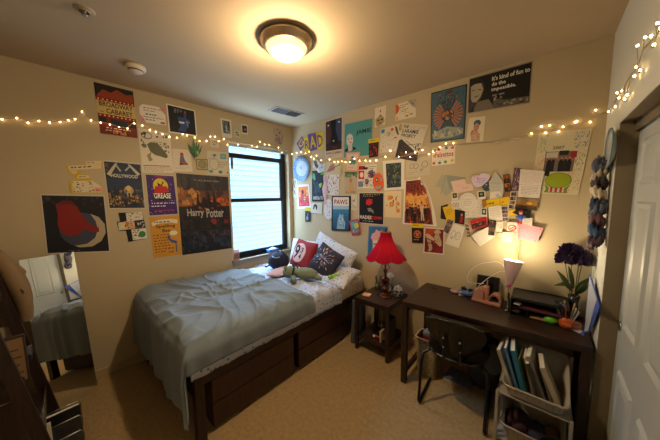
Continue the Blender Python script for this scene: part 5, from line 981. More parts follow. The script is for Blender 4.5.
# things under the desk in the middle
t = thing('backpack', 'black and grey backpack under the desk behind the chair', 'backpack', (2.70, -.20, 0), math.radians(8))
BG = mat('backpack_cloth', '2e3036', .8, bump=.3, bscale=80); BG2 = mat('backpack_grey', '5c6068', .8)
b = B(); b.sph((0, 0, .24), (.15, .10, .24), BG, 24, 16, fn=lambda d: 1+.08*noise.noise(d*2)); obj('backpack_body', b, t)
b = B(); b.sph((.05, -.07, .32), (.085, .05, .13), BG2, 16, 12, fn=lambda d: 1+.1*noise.noise(d*3)); obj('front_pocket', b, t)
b = B(); b.tube([(-.05, -.03, .46), (-.03, -.04, .51), (.03, -.04, .51), (.05, -.03, .46)], .010, BG); obj('top_handle', b, t)
for k, (x, y, rz, c_, lab) in enumerate(((2.50, -.13, 10, 'a8a298', 'pale magazine lying lowest under the desk'), (2.52, -.14, -6, '5c6478', 'slate magazine stacked on the pale magazine under desk'))):
    b = B(); b.box((-.11, -.10, 0), (.11, .09, .014), pm(c_), bev=.002); o = tag(obj('magazine', b, loc=(0, 0, 0)), lab, 'magazine', None); o.location = (x, y-.09, .001+.015*k); o.rotation_euler = (0, 0, math.radians(rz))
# ================================================================== CHAIR
t = thing('desk_chair', 'black metal chair with a curved plywood back, pulled up to the desk', 'chair', (2.545, -.465, 0), math.radians(4))
SEAT = mat('chair_shell', '17120f', .35, bump=.05)
def shell(b, fn, m, th, nu=22, nv=14):
    P = [[fn(-1+2*i/nu, -1+2*j/nv) for j in range(nv+1)] for i in range(nu+1)]
    b.grid(P, m)
def seatf(u, v):
    r = (1-abs(v)**2.6*.25); x = .215*u*(1-.12*max(0, -v)); k = max(1, (abs(u)**3+abs(v)**3)**(1/3)); 
    return (x/k if k > 1 else x, .20*v/(k if k > 1 else 1), .452+.02*u*u-.012*(1-v)+(-.03*max(0, v-.5)**2*4))
b = B(); shell(b, seatf, SEAT, .012); o = obj('seat', b, t); md = o.modifiers.new('s', 'SOLIDIFY'); md.thickness = .014
def backf(u, v):
    # rounded triangle: wide at the top, narrow round bottom
    k = max(1, (abs(u)**3.2+abs(v)**3.2)**(1/3.2)); u2, v2 = u/k, v/k
    w = .236*(1-.48*((1-v2)/2)**1.2)*math.sqrt(max(.0, 1-max(0, -v2)**2.2*.55))
    x = w*u2; z = .60+.17*v2-.02*u2*u2*max(0, v2)
    return (x, -.235+.065*u2*u2*(1)-.055*v2+.0, z)
b = B(); shell(b, backf, SEAT, .012, 26, 18); o = obj('backrest', b, t); md = o.modifiers.new('s', 'SOLIDIFY'); md.thickness = .013
for sx in (-.055, .055):
    b = B(); b.tube([(sx, -.10, .425), (sx, -.19, .42), (sx, -.228, .455), (sx, -.246, .53), (sx, -.262, .63)], .0105, BLACKM, 10); b.sph((sx, -.268, .625), .009, CHROME, 8, 6); b.sph((sx, -.256, .55), .007, CHROME, 8, 6); obj('back_support', b, t)
for sx in (-1, 1):
    b = B(); b.tube([(sx*.17, -.12, .425), (sx*.215, -.17, .40), (sx*.222, -.20, .34), (sx*.224, -.215, .22), (sx*.224, -.235, .10), (sx*.224, -.245, .035), (sx*.224, -.235, .013), (sx*.222, -.2, .012), (sx*.222, .20, .012), (sx*.222, .225, .02), (sx*.22, .225, .05), (sx*.205, .17, .38), (sx*.19, .13, .425)], .0115, BLACKM, 10); obj('leg_frame', b, t)
for yy in (-.10, .13): b = B(); b.tube([(-.175, yy, .425), (.175, yy, .425)], .0105, BLACKM, 10); obj('cross_bar', b, t)
# ================================================================== STORAGE BASKETS ON THE RIGHT
BK = mat('basket_white', 'a8a298', .5)
def bin_(z, label, hb, hf):
    t = thing('storage_basket', label, 'basket', (3.025, -.52, z), 0, 'stacked white storage baskets')
    o_ = rrect(.155, .165, .04)
    def hz(y): s = (y+.165)/.33; return hf+(hb-hf)*max(0, min(1, (s-.05)/.9))
    b = B(); P = []
    for x, y in o_:
        h = hz(y); P.append([(x*.88, y*.88, .004), (x*.92, y*.92, h*.5), (x, y, h), (x*1.05, y*1.05, h+.002), (x*1.05, y*1.05, h-.014), (x*.96, y*.96, h-.01), (x*.9, y*.9, h*.5), (x*.86, y*.86, 0)])
    b.grid(P, BK, closeu=True); b.add([(x*.88, y*.88, .004) for x, y in o_], [list(range(len(o_)))], BK); obj('basket_shell', b, t)
    b = B()
    for k in range(9):
        x = -.12+k*.03; b.box((x-.004, -.1655*.965, .03), (x+.004, -.1595*.97, hf-.03), mat('basket_slot', '999488', .7), M=Matrix.Rotation(0, 4, 'X'))
    obj('vent_slots', b, t)
    return t
BD, BU = .035, .36
bin_(BD, 'lower white sloped storage basket under the right end of the desk', .20, .12)
bin_(BU, 'upper white sloped storage basket holding books under the right end of the desk', .23, .075)
b = B()
for x in (2.842, 3.198):
    b.box((x-.010, -.67, .30), (x+.010, -.37, .315), BK, bev=.002)
    for y in (-.67, -.38): b.box((x-.008, y-.008, 0), (x+.008, y+.008, .36 if y < -.6 else .60), BK, bev=.002)
b.box((2.85, -.388, .33), (3.19, -.374, .345), BK, bev=.002); b.box((2.85, -.67, .342), (3.19, -.39, .352), BK, bev=.002); b.box((2.85, -.67, .02), (3.19, -.38, .03), BK, bev=.002)
tag(obj('basket_rack', b), 'white frame that carries the two stacked storage baskets', 'rack')
bk = [('b4b0a6', 'white spined book', .022, .24, 20, 0), ('5c7ca0', 'pale blue folder', .016, .27, 17, .0), ('2a6f92', 'teal blue book', .026, .275, 15, -.02), ('6a7a3c', 'thin olive green book', .010, .22, 15, 0), ('b8b4aa', 'white magazine file', .016, .235, 13, .02), ('3a3834', 'black notebook', .020, .225, 18, -.02), ('8a8478', 'grey beige binder', .026, .26, 20, 0), ('6c6860', 'grey paperback', .016, .20, 17, .02), ('b0a694', 'cream hardback book', .026, .23, 22, -.01)]
x = -.118; pos = ['leftmost', 'second from left', 'third from left', 'fourth from left', 'in the middle', 'fourth from right', 'third from right', 'second from right', 'rightmost']
for k, (c_, lab, th, h, ang, yo) in enumerate(bk):
    t = thing('book', f'{lab}, {pos[k]} in the upper storage basket', 'book', (3.025+x, -.53+yo, BU+.012), math.radians(4*(k % 3)-4), 'books leaning in the upper storage basket')
    M = Matrix.Rotation(math.radians(-ang), 4, 'Y')
    b = B(); b.box((0, -.09, 0), (th, .09, h), pm(c_), bev=.001, M=M @ Matrix.Translation((0, 0, th*.34))); obj('book_cover', b, t)
    b = B(); b.box((.002, -.085, h-.001), (th-.002, .0895, h+.0008), PAPER, M=M @ Matrix.Translation((0, 0, th*.34))); obj('book_pages', b, t)
    x += th+.0085
for k, (dx, dy, c_, lab, s) in enumerate(((-.07, -.02, '3a1c2c', 'dark wine red cloth bundle lying in the lower storage basket', (.075, .10, .06)), (.03, -.03, '2a2c44', 'navy pouch in the middle of the lower storage basket', (.06, .09, .05)), (.10, .0, '6a4a24', 'small brown pouch at the right of the lower storage basket', (.045, .08, .05)))):
    b = B(); b.sph((0, 0, s[2]), s, mat('bundle_'+c_, c_, .8, bump=.5, bscale=40), 18, 12, fn=lambda d: 1+.16*noise.noise(d*2.5+Vector((k, 0, 0)))); o = tag(obj('pouch', b, loc=(0, 0, 0)), lab, 'pouch'); o.location = (3.025+dx, -.52+dy, BD+.012)
# black waste bin at the bottom edge of the photo
t = thing('waste_bin', 'round black waste bin on the floor in front of the baskets', 'bin', (3.15, -.785, 0))
b = B(); b.lathe([(.001, .003), (.070, .003), (.080, .235), (.084, .24), (.080, .243), (.076, .235), (.066, .008), (.001, .008)], BLACK, 32, cap=False); obj('bin_body', b, t)
b = B(); b.tube([(.081*math.cos(a), .081*math.sin(a), .240) for a in [i*PI/20 for i in range(40)]], .004, BLACK, 6, closed=True); obj('bin_rim', b, t)
b = B(); b.tube([(3.16, -.76, .02), (3.115, -.80, .225)], .007, pm('a88468'), 8); tag(obj('wooden_stick', b), 'short light wooden stick standing in the black waste bin', 'stick')
# ================================================================== ON THE DESK
# lamp: white pink cone opening upwards on a thin stem
cx_u, cy_u = 2.836, -.235
t = thing('cone_lamp', 'pale pink cone uplight on a thin stem glowing on the wall', 'lamp', (cx_u, cy_u, DH))
CN = mat('cone_pink', 'b89a9a', .5)
tilt = Matrix.Translation((0, 0, .215)) @ Matrix.Rotation(math.radians(-6), 4, 'X') @ Matrix.Rotation(math.radians(4), 4, 'Y')
b = B(); b.lathe([(.022, 0), (.030, .04), (.062, .185), (.0605, .185), (.029, .042), (.020, .003)], CN, 32, M=tilt, cap=False); b.lathe([(.001, .002), (.022, .002), (.022, 0), (.001, 0)], CN, 24, M=tilt, cap=False); obj('cone_shade', b, t)
b = B(); b.lathe([(.001, 0), (.034, 0), (.034, .008), (.008, .014), (.006, .20), (.014, .215)], BLACK, 20, cap=False); obj('lamp_stem', b, t)
b = B(); b.sph((.0, -.014, .205), (.014, .012, .014), mat('charm_magenta', 'b83078', .5), 10, 8); b.sph((-.014, -.010, .195), .009, mat('charm_teal', '3a8c80', .5), 8, 6); b.tube([(0, -.014, .195), (.002, -.016, .15)], .004, mat('charm_cream', 'c8b898', .5), 6); obj('charm', b, t)
UPB = emit('uplight_bulb', 'ffdca8', 6); UPB.node_tree.nodes['Principled BSDF'].inputs['Emission Color'].default_value = (1, .7, .36, 1)
b = B(); b.sph((0, 0, .05), (.018, .018, .026), UPB, 12, 8, M=tilt); obj('light_bulb', b, t)
# pink desk organiser
t = thing('desk_organiser', 'dusty pink moulded desk organiser beside the cone lamp', 'organiser', (2.685, -.175, DH), math.radians(-4))
PO = mat('organiser_pink', 'b07c68', .45)
b = B(); b.box((-.105, -.05, 0), (.105, .05, .03), PO, bev=.008); b.prism([(-.10, .03), (-.085, .09), (-.05, .125), (-.02, .10), (-.02, .03)], -.048, .048, PO, M=Matrix.Rotation(PI/2, 4, 'X')); b.box((-.03, -.03, .02), (.01, .03, .14), PO, bev=.006)
arch = [(.02, .03)]+[(.06-.045*math.cos(a)+.0, .055+.045*math.sin(a)) for a in [i*PI/10 for i in range(11)]]+[(.105, .03), (.09, .03)]+[(.06+.028*math.cos(a), .05+.025*math.sin(a)) for a in [i*PI/8 for i in range(9)]]+[(.032, .03)]
b.grid([[(.06-.045*math.cos(a)*k, y, .045+.05*math.sin(a)*k) for k, y in ((1, -.045), (1, .045), (.72, .045), (.72, -.045), (1, -.045))] for a in [i*PI/12 for i in range(13)]], PO); obj('organiser_body', b, t)
b = B(); b.lathe([(.012, -.015), (.028, -.015), (.028, .015), (.012, .015), (.012, -.015)], mat('tape_blue', '2c3c68', .4), 20, M=Matrix.Translation((.06, 0, .058)) @ Matrix.Rotation(PI/2, 4, 'X'), cap=False); obj('tape_roll', b, t)
b = B(); b.tube([(-.005, 0, .13), (-.003, .002, .19)], .006, mat('brush_tan', '8a7868', .5), 8); o = obj('brush', b, t)
# tablet standing at the wall behind
t = thing('tablet', 'black tablet propped upright against the back wall', 'tablet', (2.665, -.055, DH), math.radians(0))
b = B(); b.box((-.085, -.006, 0), (.085, .002, .19), BLACK, bev=.003, M=Matrix.Rotation(-.17, 4, 'X')); obj('tablet_body', b, t)
b = B(); b.box((-.078, -.0068, .008), (.078, -.0062, .182), mat('screen', '0a0b0f', .12), M=Matrix.Rotation(-.17, 4, 'X')); obj('tablet_screen', b, t)
# tape dispenser ring, headphones, blue pouch
t = thing('tape_ring', 'roll of clear tape with pinkish core at the left on the desk', 'tape', (2.42, -.115, DH))
b = B(); b.lathe([(.022, .003), (.036, .003), (.038, .012), (.036, .024), (.022, .024), (.022, .003)], mat('clear_tape', 'a08c98', .3), 24, cap=False); obj('tape_roll', b, t)
b = B(); b.lathe([(.019, .0), (.0225, .0), (.0225, .027), (.019, .027), (.019, .0)], mat('tape_core', 'b07c68', .5), 24, cap=False); obj('tape_core', b, t)
t = thing('zip_pouch', 'blue and white zip pouch lying on the desk behind the tape roll', 'pouch', (2.515, -.12, DH), math.radians(-12))
b = B(); b.sph((0, 0, .022), (.07, .04, .022), mat('pouch_blue', '34508c', .6), 20, 10, fn=lambda d: 1+.06*noise.noise(d*3)); obj('pouch_body', b, t)
b = B(); b.box((-.05, -.034, .012), (.01, -.026, .034), mat('pouch_label', 'a8b0b8', .5), bev=.003); obj('pouch_label', b, t)
t = thing('sunglasses', 'black sunglasses resting on top of the blue pouch', 'sunglasses', (2.525, -.105, DH+.043), math.radians(-8))
for sx in (-.03, .03):
    b = B(); b.sph((sx, -.01, .012), (.026, .006, .018), BLACK, 14, 8); obj('lens', b, t); b = B(); b.tube([(sx*1.8, -.008, .016), (sx*1.9, .05, .014), (sx*1.6, .07, .003)], .0028, BLACK, 6); obj('temple_arm', b, t)
b = B(); b.tube([(-.006, -.012, .016), (.006, -.012, .016)], .003, BLACK, 6); obj('bridge', b, t)
# white charging cable loop
pts = [on(*q) for q in ((459.5, 294.5, 2, DH+.004),)]
seq = [(460,295,DH+.004),(464,295.3,DH+.004),(468,295,DH+.006)]
P = [on(x, y, 2, z) for x, y, z in seq]
P += [on(x, y, 1, v) for x, y, v in ((472,292,-.17),(477,288,-.19),(481,284,-.19),(487,279,-.18),(494,274.5,-.16),(500,271.5,-.15),(505,271,-.15),(504.5,267,-.10),(501,263.5,-.07),(495,261.6,-.055),(489,262.5,-.05),(482,263.5,-.05),(476,266,-.05),(471,270,-.05),(468,275,-.05),(467,279,-.05),(469,282,-.055),(476,283.5,-.06),(484,283.5,-.07))]
def smooth(P, n=4):
    out = []
    for i in range(len(P)-1):
        p0, p1, p2, p3 = P[max(i-1, 0)], P[i], P[i+1], P[min(i+2, len(P)-1)]
        for k in range(n):
            s = k/n; out.append(.5*((2*p1)+(-p0+p2)*s+(2*p0-5*p1+4*p2-p3)*s*s+(-p0+3*p1-3*p2+p3)*s**3))
    return out+[P[-1]]
b = B(); b.tube(smooth(P), .0026, mat('cable_white', 'c8c4bc', .4), 8); b.box((P[0].x-.014, P[0].y-.006, DH), (P[0].x+.006, P[0].y+.006, DH+.009), MATS['cable_white'], bev=.002)
tag(obj('charging_cable', b), 'white charging cable looping in the air above the desk organiser', 'cable')
# black letter tray / organiser with papers
t = thing('letter_tray', 'low black three level desk tray between cone lamp and flowers', 'tray', (3.015, -.175, DH), math.radians(0))
TB = mat('tray_black', '0c0c0e', .5)
w, d = .158, .135
for z in (0.0, .062, .124): part((-w, -d, z), (w, d, z+.005), TB, 'tray_shelf', t, .001)
for sx in (-1, 1): part((sx*w-.004, -d, .0), (sx*w+.004, d, .135), TB, 'side_panel', t, .001)
part((-w, d-.006, .0), (w, d, .135), TB, 'back_panel', t, .001)
for x in (-.06, ): part((x-.003, -d+.01, .005), (x+.003, d-.01, .062), TB, 'divider', t, .001)
ob = [(-.02, -.03, .13, 'dark closed laptop lying on top of the black tray', (.28, .20, .014), '26262a', 'laptop', 2), (.02, -.04, .068, 'plum coloured folder lying on the middle tray level', (.26, .19, .012), '5a2a34', 'folder', -3)]
for x, y, z, lab, s, c_, nm, rz in ob:
    b = B(); b.box((-s[0]/2, -s[1]/2, 0), (s[0]/2, s[1]/2, s[2]), pm(c_), bev=.003); o = tag(obj(nm, b, loc=(0, 0, 0)), lab, nm); o.location = (3.015+x, -.175+y, DH+z); o.rotation_euler = (0, 0, math.radians(rz))
t = thing('computer_mouse', 'grey computer mouse in the middle level of the black tray', 'mouse', (2.90, -.265, DH+.081), math.radians(80))
b = B(); b.sph((0, 0, .012), (.045, .028, .014), mat('mouse_grey', '5c6068', .3), 20, 10); obj('mouse_shell', b, t)
b = B(); b.box((-.05, -.02, .008), (-.037, .02, .016), mat('mouse_light', 'a8aab0', .4), bev=.002); obj('mouse_button', b, t)
b = B(); b.box((-.06, -.035, 0), (.06, .035, .012), pm('9a7a4c'), bev=.004); b.box((-.03, -.033, .012), (.09, .0, .016), pm('a89878'), bev=.001); o = tag(obj('paper_bundle', b, loc=(0, 0, 0)), 'tan bundle of papers on the lowest level of the black tray', 'paper'); o.location = (3.03, -.26, DH+.0055)
b = B(); b.sph((0, 0, .015), (.03, .022, .015), pm('7a7468'), 12, 8); o = tag(obj('eraser', b, loc=(0, 0, 0)), 'small grey rounded eraser at the lowest left of the tray', 'eraser'); o.location = (2.885, -.25, DH+.0055)
b = B(); b.box((-.02, -.004, 0), (.02, .004, .03), pm('8a9098'), bev=.001); o = tag(obj('white_tag', b, loc=(0, 0, 0)), 'small grey white tag standing on the tray near the flowers', 'tag'); o.location = (3.135, -.27, DH+.13)
# flowers in a dark vase
t = thing('flower_vase', 'dark glass vase with artificial purple black flowers at the desk corner', 'vase', (3.205, -.075, DH))
VG = mat('vase_glass', '1c2420', .15); LF = mat('flower_leaf', '4a5c34', .6); PT = mat('petal_purple', '402a58', .7); PT2 = mat('petal_dark', '251a34', .7)
b = B(); b.lathe([(.001, 0), (.035, 0), (.038, .01), (.028, .06), (.026, .12), (.034, .17), (.031, .17), (.023, .12), (.025, .06), (.03, .012), (.001, .008)], VG, 24, cap=False); obj('vase_body', b, t)
rnd = random.Random(3)
heads = [(-.035, -.02, .485, .075), (.005, -.05, .455, .075), (-.065, -.06, .445, .062), (.025, .0, .44, .058)]
for k, (x, y, z, r) in enumerate(heads):
    b = B(); b.tube([(x*.1, y*.1, .05), (x*.5, y*.5, .25), (x, y, z-.03)], .003, LF, 6); obj('stem', b, t)
    b = B()
    for i in range(150):
        a = i*2.39996; el = math.asin(1-1.6*i/150); dv = Vector((math.cos(a)*math.cos(el), math.sin(a)*math.cos(el), math.sin(el)))
        p = Vector((x, y, z))+dv*r*.35; q = Vector((x, y, z))+dv*r*rnd.uniform(.85, 1.1); q.y = min(q.y, .065); q.x = min(q.x, .075)
        blade(b, p, q, r*.22, PT if i % 3 else PT2, .004, .0, nrm=dv.cross(Vector((.3, .2, 1))).normalized())
    obj('flower_head', b, t)
for k, (dx, dy, z0_, z1_, w_) in enumerate(((-.11, -.05, .2, .36, .022), (-.085, -.09, .2, .29, .02), (.055, -.06, .2, .34, .022), (.03, -.09, .2, .30, .02), (-.05, -.03, .22, .40, .018), (.06, -.02, .18, .28, .02), (-.02, -.10, .17, .27, .018), (-.12, -.08, .25, .25, .014))):
    b = B(); p0_ = Vector((dx*.12, dy*.12, z0_)); p1_ = Vector((dx, dy, z1_)); blade(b, p0_, p1_, w_, LF, .015, .02, nrm=Vector((.3, -.6, .7)).normalized()); obj('leaf', b, t)
# orange mug with pens
c = on(571, 324, 2, DH)
t = thing('orange_mug', 'orange pumpkin shaped mug holding pens at the desk corner', 'mug', (3.165, -.285, DH), math.radians(-10))
OR = mat('mug_orange', 'c4561c', .35)
b = B(); b.lathe([(.001, 0), (.030, 0), (.038, .012), (.042, .035), (.039, .06), (.035, .076), (.032, .076), (.036, .058), (.039, .035), (.034, .014), (.001, .006)], OR, 32, cap=False, fn=lambda a, z: 1+.02*abs(math.sin(4*a))); obj('mug_body', b, t)
b = B(); b.tube([(.04, 0, .058), (.066, 0, .055), (.072, 0, .036), (.062, 0, .018), (.043, 0, .018)], .005, OR, 8); obj('mug_handle', b, t)
b = B()
for k in range(5): b.box((-.018+k*.009, -.0435, .026), (-.012+k*.009, -.0405, .042), mat('mug_mark', 'd09060', .5))
obj('mug_print', b, t)
pc = ['b8b4ac', '26242a', '8a3c34', 'c8a87c', '3a6a4c', 'a8a8b0', 'c0a888', '1c1c22', 'b08c6c', 'd0c8c0']
for k, c_ in enumerate(pc):
    a = k*2.4; r = .018+.01*(k % 3); lean = .045 if k % 2 else .03
    b = B(); b.tube([(r*.5*math.cos(a), r*.5*math.sin(a), .012), (-.01+(r+lean)*math.cos(a), (r+lean*.6)*math.sin(a), .135+.012*(k % 4))], .004, pm(c_), 8)
    b.lathe([(.0045, 0), (.0045, .012), (.001, .018)], pm('26242a' if k % 2 else c_), 8, M=Matrix.Translation((-.01+(r+lean)*math.cos(a), (r+lean*.6)*math.sin(a), .135+.012*(k % 4)))); obj('pen', b, t)
b = B()
for s in (-1, 1): b.tube([(s*.012-.03, -.01, .13+.012*math.sin(q))if 0 else (-.035+s*.014+.012*math.cos(q), -.014, .15+.017*math.sin(q)) for q in [i*PI/8 for i in range(16)]], .003, BLACK, 6, closed=True)
b.tube([(-.03, -.012, .135), (-.01, 0, .03)], .003, CHROME, 6); obj('scissors', b, t)
c = on(553.5, 322, 2, DH)
b = B(); b.sph((0, 0, .027), (.040, .027, .027), mat('lime_green', '5cb024', .35), 24, 14, fn=lambda d: 1+.10*max(0, abs(d.x)-.8)*5*.3); o = tag(obj('lime_squeezer', b, loc=(0, 0, 0)), 'bright green lime shaped toy on the desk left of the orange mug', 'lime'); o.location = (3.088, -.285, DH); o.rotation_euler = (0, 0, .1)
# whiteboard calendar leaning in the corner on the right wall + paper under it
t = thing('desk_calendar', 'blue edged white calendar board leaning against the right wall on desk', 'calendar', (3.21, -.34, DH+.0))
A0, A1, A2, A3 = [Vector(v)-Vector((3.21, -.34, DH)) for v in ((3.218, -.40, DH+.003), (3.262, -.12, DH+.045), (3.277, -.13, DH+.20), (3.248, -.33, DH+.26))]
A0 = Vector((3.205, -.425, DH+.003))-Vector((3.21, -.34, DH)); A3 = Vector((3.255, -.36, DH+.27))-Vector((3.21, -.34, DH)); A2 = Vector((3.28, -.27, DH+.13))-Vector((3.21, -.34, DH)); A1 = Vector((3.262, -.36, DH+.003))-Vector((3.21, -.34, DH))
def cal(x, y, z):
    p = A0*(1-x)*(1-y)+A1*x*(1-y)+A2*x*y+A3*(1-x)*y
    return p+CN_*z
b = B(); Q0 = on(584, 333, 2, DH+.004); Q3 = on(589.5, 273.5, 0, 3.262); Q2 = on(599.5, 307, 0, 3.277); Q1 = Vector((3.268, -.335, DH+.03))
Q = [q-Vector((3.21, -.34, DH)) for q in (Q0, Q1, Q2, Q3)]
A0, A1, A2, A3 = Q; CN_ = (A1-A0).cross(A3-A0).normalized(); CN_ = -CN_ if CN_.x > 0 else CN_
CBL = mat('calendar_blue', '3c5cc0', .4); CWH = mat('calendar_white', 'c4ccdc', .35)
b.add([cal(x, y, 0) for x, y in R4(0, 0, 1, 1)]+[cal(x, y, -.006) for x, y in R4(0, 0, 1, 1)], [(0, 1, 2, 3), (7, 6, 5, 4), (0, 1, 5, 4), (1, 2, 6, 5), (2, 3, 7, 6), (3, 0, 4, 7)], CBL); obj('board_frame', b, t)
b = B(); b.add([cal(x, y, .0006) for x, y in R4(.04, .03, .78, .97)], [(0, 1, 2, 3)], CWH)
for r in range(9):
    for k in range(3):
        x, y = .12+k*.22, .10+r*.095; b.add([cal(*p, .0009) for p in R4(x, y, x+.10, y+.02)], [(0, 1, 2, 3)], CBL)
obj('board_sheet', b, t)
b = B(); q = [on(564, 325.5, 2, DH+.002), on(573, 319, 2, DH+.014), on(585, 326, 2, DH+.004), on(583.5, 334.5, 2, DH+.002)]
q = [on(x, y, 2, DH+z) for x, y, z in ((564, 326, .002), (575, 322, .012), (586, 327, .003), (584, 335.5, .002))]
vs = [p for p in q]+[p-Vector((0, 0, .0012)) for p in q]; b.add(vs, [(0, 1, 2, 3), (7, 6, 5, 4), (0, 1, 5, 4), (1, 2, 6, 5), (2, 3, 7, 6), (3, 0, 4, 7)], CWH)
r = [q[3].lerp(q[0], .18), q[3], q[2], q[2].lerp(q[1], .35)]; b.add([p+Vector((0, 0, .0006)) for p in r], [(0, 1, 2, 3)], CBL)
tag(obj('printed_paper', b), 'white and blue printed paper lying on the desk corner below calendar', 'paper')
# ================================================================== LADDER SHELF AT THE LEFT
t = thing('ladder_shelf', 'dark brown leaning ladder bookshelf at the left edge, by the mirror', 'shelf', (.36, -2.60, 0))
SL = .165; HX = .60
def rail(x, y0, w=.025, d=.055, H=1.9):
    b = B(); vs = []
    for z in (0, H):
        for dx, dy in ((0, -d), (w, -d), (w, 0), (0, 0)): vs.append((x+dx, y0+dy-SL*z, z))
    b.add(vs, [(3, 2, 1, 0), (4, 5, 6, 7), (0, 1, 5, 4), (1, 2, 6, 5), (2, 3, 7, 6), (3, 0, 4, 7)], WZ); return b
obj('side_rail', rail(0, 0), t); obj('side_rail', rail(HX, 0), t)
for z, dd in ((.28, .20), (.60, .17), (1.04, .12), (1.42, .08)):
    y1 = -SL*z-.02; b = B(); b.box((.025, max(y1-dd-.05, RB+2.602), z), (HX, y1, z+.018), WX, bev=.002); obj('shelf_board', b, t)
    b = B(); b.box((.025, y1-.01, z+.018), (HX, y1, z+.05), WX, bev=.002)
    obj('front_lip', b, t)
# jacket hanging beside the mirror
JK = mat('jacket_cloth', '80684a', .9, bump=.4, bscale=60)
t = thing('hanging_jacket', 'tan brown jacket hanging from the ladder shelf beside the mirror', 'jacket', (.265, -2.80, .80))
b = B(); P = []
for i in range(40):
    a = 2*PI*i/40; row = []
    for j in range(22):
        s = j/21; z = .62*s
        wx = .055+.02*math.sin(3*s); wy = (.115 if s < .55 else .115*(1-(s-.55)/.5)**.7+.02)
        yo = .055*math.sin(min(1, s*1.1)*PI*.9)*(1-s)-.10*s*s
        k = 1+.10*math.sin(a*5+s*4)+.12*noise.noise(Vector((math.cos(a)*2, math.sin(a)*2, s*4)))
        row.append((wx*k*math.cos(a), yo+wy*k*math.sin(a)*(1-.25*(1-s)), z))
    P.append(row)
b.grid(P, JK, closeu=True); b.add([r[0] for r in P], [list(range(40))], JK); b.add([r[-1] for r in P], [list(range(40))], JK); obj('jacket_body', b, t)
b = B(); P = []
b.tube([(.06, .0, .5), (.085, .045, .36), (.085, .075, .22), (.07, .085, .10), (.06, .08, .02)], .04, JK, 14, radii=[.035, .045, .045, .04, .035]); obj('sleeve', b, t)
b = B(); b.tube([(.122, .075, .26), (.128, .09, .24), (.12, .085, .215)], .006, mat('button_dark', '2c2018', .4), 8); obj('button_loop', b, t)
# framed box on the shelf
sx0 = .36
t = thing('box_frame', 'dark framed tan plaque standing on the ladder shelf', 'plaque', (.80, -2.728, .618), math.radians(0))
FRT = mat('plaque_tan', '8a6e4c', .6)
b = B(); b.box((0, -.05, 0), (.03, .028, .275), mat('plaque_frame', '3a2418', .5), bev=.002, M=Matrix.Rotation(math.radians(0), 4, 'X')); obj('plaque_box', b, t)
b = B(); b.box((.0302, -.04, .01), (.031, .02, .265), FRT); 
for k in range(4): b.box((.0311, -.03, .06+.045*k), (.0313, .01-.01*(k % 2), .068+.045*k), mat('plaque_ink', '4a3826', .6))
obj('plaque_face', b, t)
b = B(); b.box((0, -.10, 0), (.16, .045, .05), mat('navy_box', '1c1c30', .5), bev=.003); o = tag(obj('navy_box', b, loc=(0, 0, 0)), 'flat navy box on the ladder shelf right of the plaque', 'box'); o.location = (.42, -2.745, .618)
# wire file basket at the bottom
t = thing('wire_file_rack', 'silver mesh file holder on the floor in front of the ladder shelf', 'file holder', (.66, -2.66, 0))
MS = bpy.data.materials.new('wire_mesh'); MS.use_nodes = True; nt = MS.node_tree; bb = nt.nodes['Principled BSDF']; bb.inputs['Base Color'].default_value = (.25, .25, .26, 1); bb.inputs['Metallic'].default_value = .8; bb.inputs['Roughness'].default_value = .4; bb.inputs['Alpha'].default_value = .55
for k in range(4):
    x = .0+.085*k
    b = B(); h = .265-.05*k; loop = [(x, -.10, .01), (x, .09, .01), (x+.0, .14, .02), (x, .145, h-.02), (x, .13, h), (x, -.10, h)]
    b.tube([Vector(p) for p in loop], .0035, CHROME, 8, closed=True); obj('wire_frame', b, t)
    b = B(); b.add([(x, -.10, .012), (x, .14, .012), (x, .14, h-.008), (x, -.10, h-.003)], [(0, 1, 2, 3)], MS); obj('mesh_panel', b, t)
b = B(); b.add([(0, -.10, .008), (.255, -.10, .008), (.255, .14, .008), (0, .14, .008)], [(0, 1, 2, 3)], MS); b.tube([(0, .14, .012), (.255, .14, .012)], .003, CHROME, 6); b.tube([(0, -.10, .012), (.255, -.10, .012)], .003, CHROME, 6); obj('rack_floor', b, t)
t = thing('notebook', 'black notebook slotted in the silver mesh file holder', 'book', (.695, -2.64, .014))
b = B(); b.box((0, -.09, 0), (.022, .12, .27), BLACK, bev=.002, M=Matrix.Rotation(math.radians(4), 4, 'Y')); obj('notebook_cover', b, t)
b = B(); b.box((.003, -.088, .268), (.019, .118, .2712), PAPER, M=Matrix.Rotation(math.radians(4), 4, 'Y')); obj('notebook_pages', b, t)
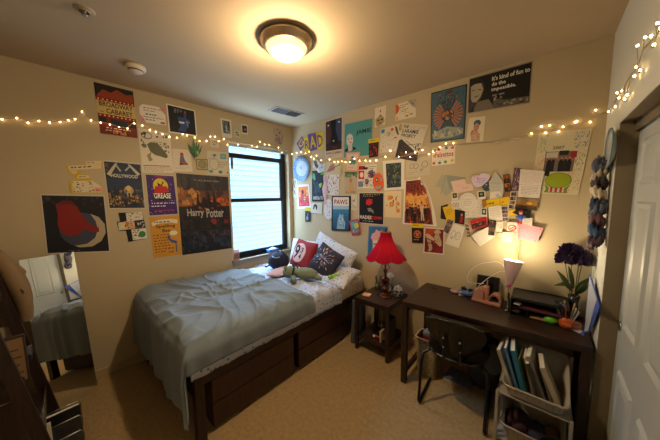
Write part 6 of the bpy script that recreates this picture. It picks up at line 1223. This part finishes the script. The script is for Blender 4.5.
b = B(); b.box((0, -.08, 0), (.006, .03, .26), PAPER, bev=.001, M=Matrix.Rotation(math.radians(-3), 4, 'Y')); o = tag(obj('paper_stack', b, loc=(0, 0, 0)), 'white papers standing in the silver mesh file holder', 'paper'); o.location = (.775, -2.68, .012)
# ================================================================== LIGHT
def light(name, loc, energy, color, size=.05):
    l = bpy.data.lights.new(name, 'POINT'); l.energy = energy; l.color = color; l.shadow_soft_size = size
    o = bpy.data.objects.new(name, l); COL.objects.link(o); o.location = loc
    return o
DOME.node_tree.nodes['Principled BSDF'].inputs['Emission Strength'].default_value = 2.6
light('ceiling_lamp_glow', (lx, ly, RH-.18), 26, (1, .73, .44), .03)
s = bpy.data.lights.new('ceiling_lamp_beam', 'SPOT'); s.energy = 40; s.color = (1, .74, .45); s.spot_size = math.radians(178); s.spot_blend = .5; s.shadow_soft_size = .06
so = bpy.data.objects.new('ceiling_lamp_beam', s); COL.objects.link(so); so.location = (lx, ly, RH-.20)
light('table_lamp_bulb', (lp.x, lp.y, lp.z+.515), 22, (1, .68, .31), .02)
light('cone_lamp_bulb', (cx_u-.003, cy_u+.02, DH+.405), 9, (1, .80, .50), .05)
w = bpy.data.worlds.new('daylight'); SC.world = w; w.use_nodes = True
bg = w.node_tree.nodes['Background']; bg.inputs[0].default_value = (.50, .74, 1, 1); bg.inputs[1].default_value = 21.0
p = bpy.data.lights.new('window_portal', 'AREA'); p.shape = 'RECTANGLE'; p.size = 1.5; p.size_y = .9; p.cycles.is_portal = True
po = bpy.data.objects.new('window_portal', p); COL.objects.link(po); po.location = (-.13, -.54, 1.6); po.rotation_euler = (0, -PI/2, 0)
SC.view_settings.view_transform = 'Standard'; SC.view_settings.look = 'None'; SC.view_settings.gamma = 1
SC.view_settings.exposure = 0.16; SC.view_settings.use_curve_mapping = False
try:
    SC.cycles.use_denoising = True; SC.cycles.max_bounces = 10; SC.cycles.diffuse_bounces = 6; SC.cycles.transparent_max_bounces = 12
    SC.cycles.sample_clamp_indirect = 4; SC.cycles.caustics_reflective = False; SC.cycles.caustics_refractive = False
except Exception: pass
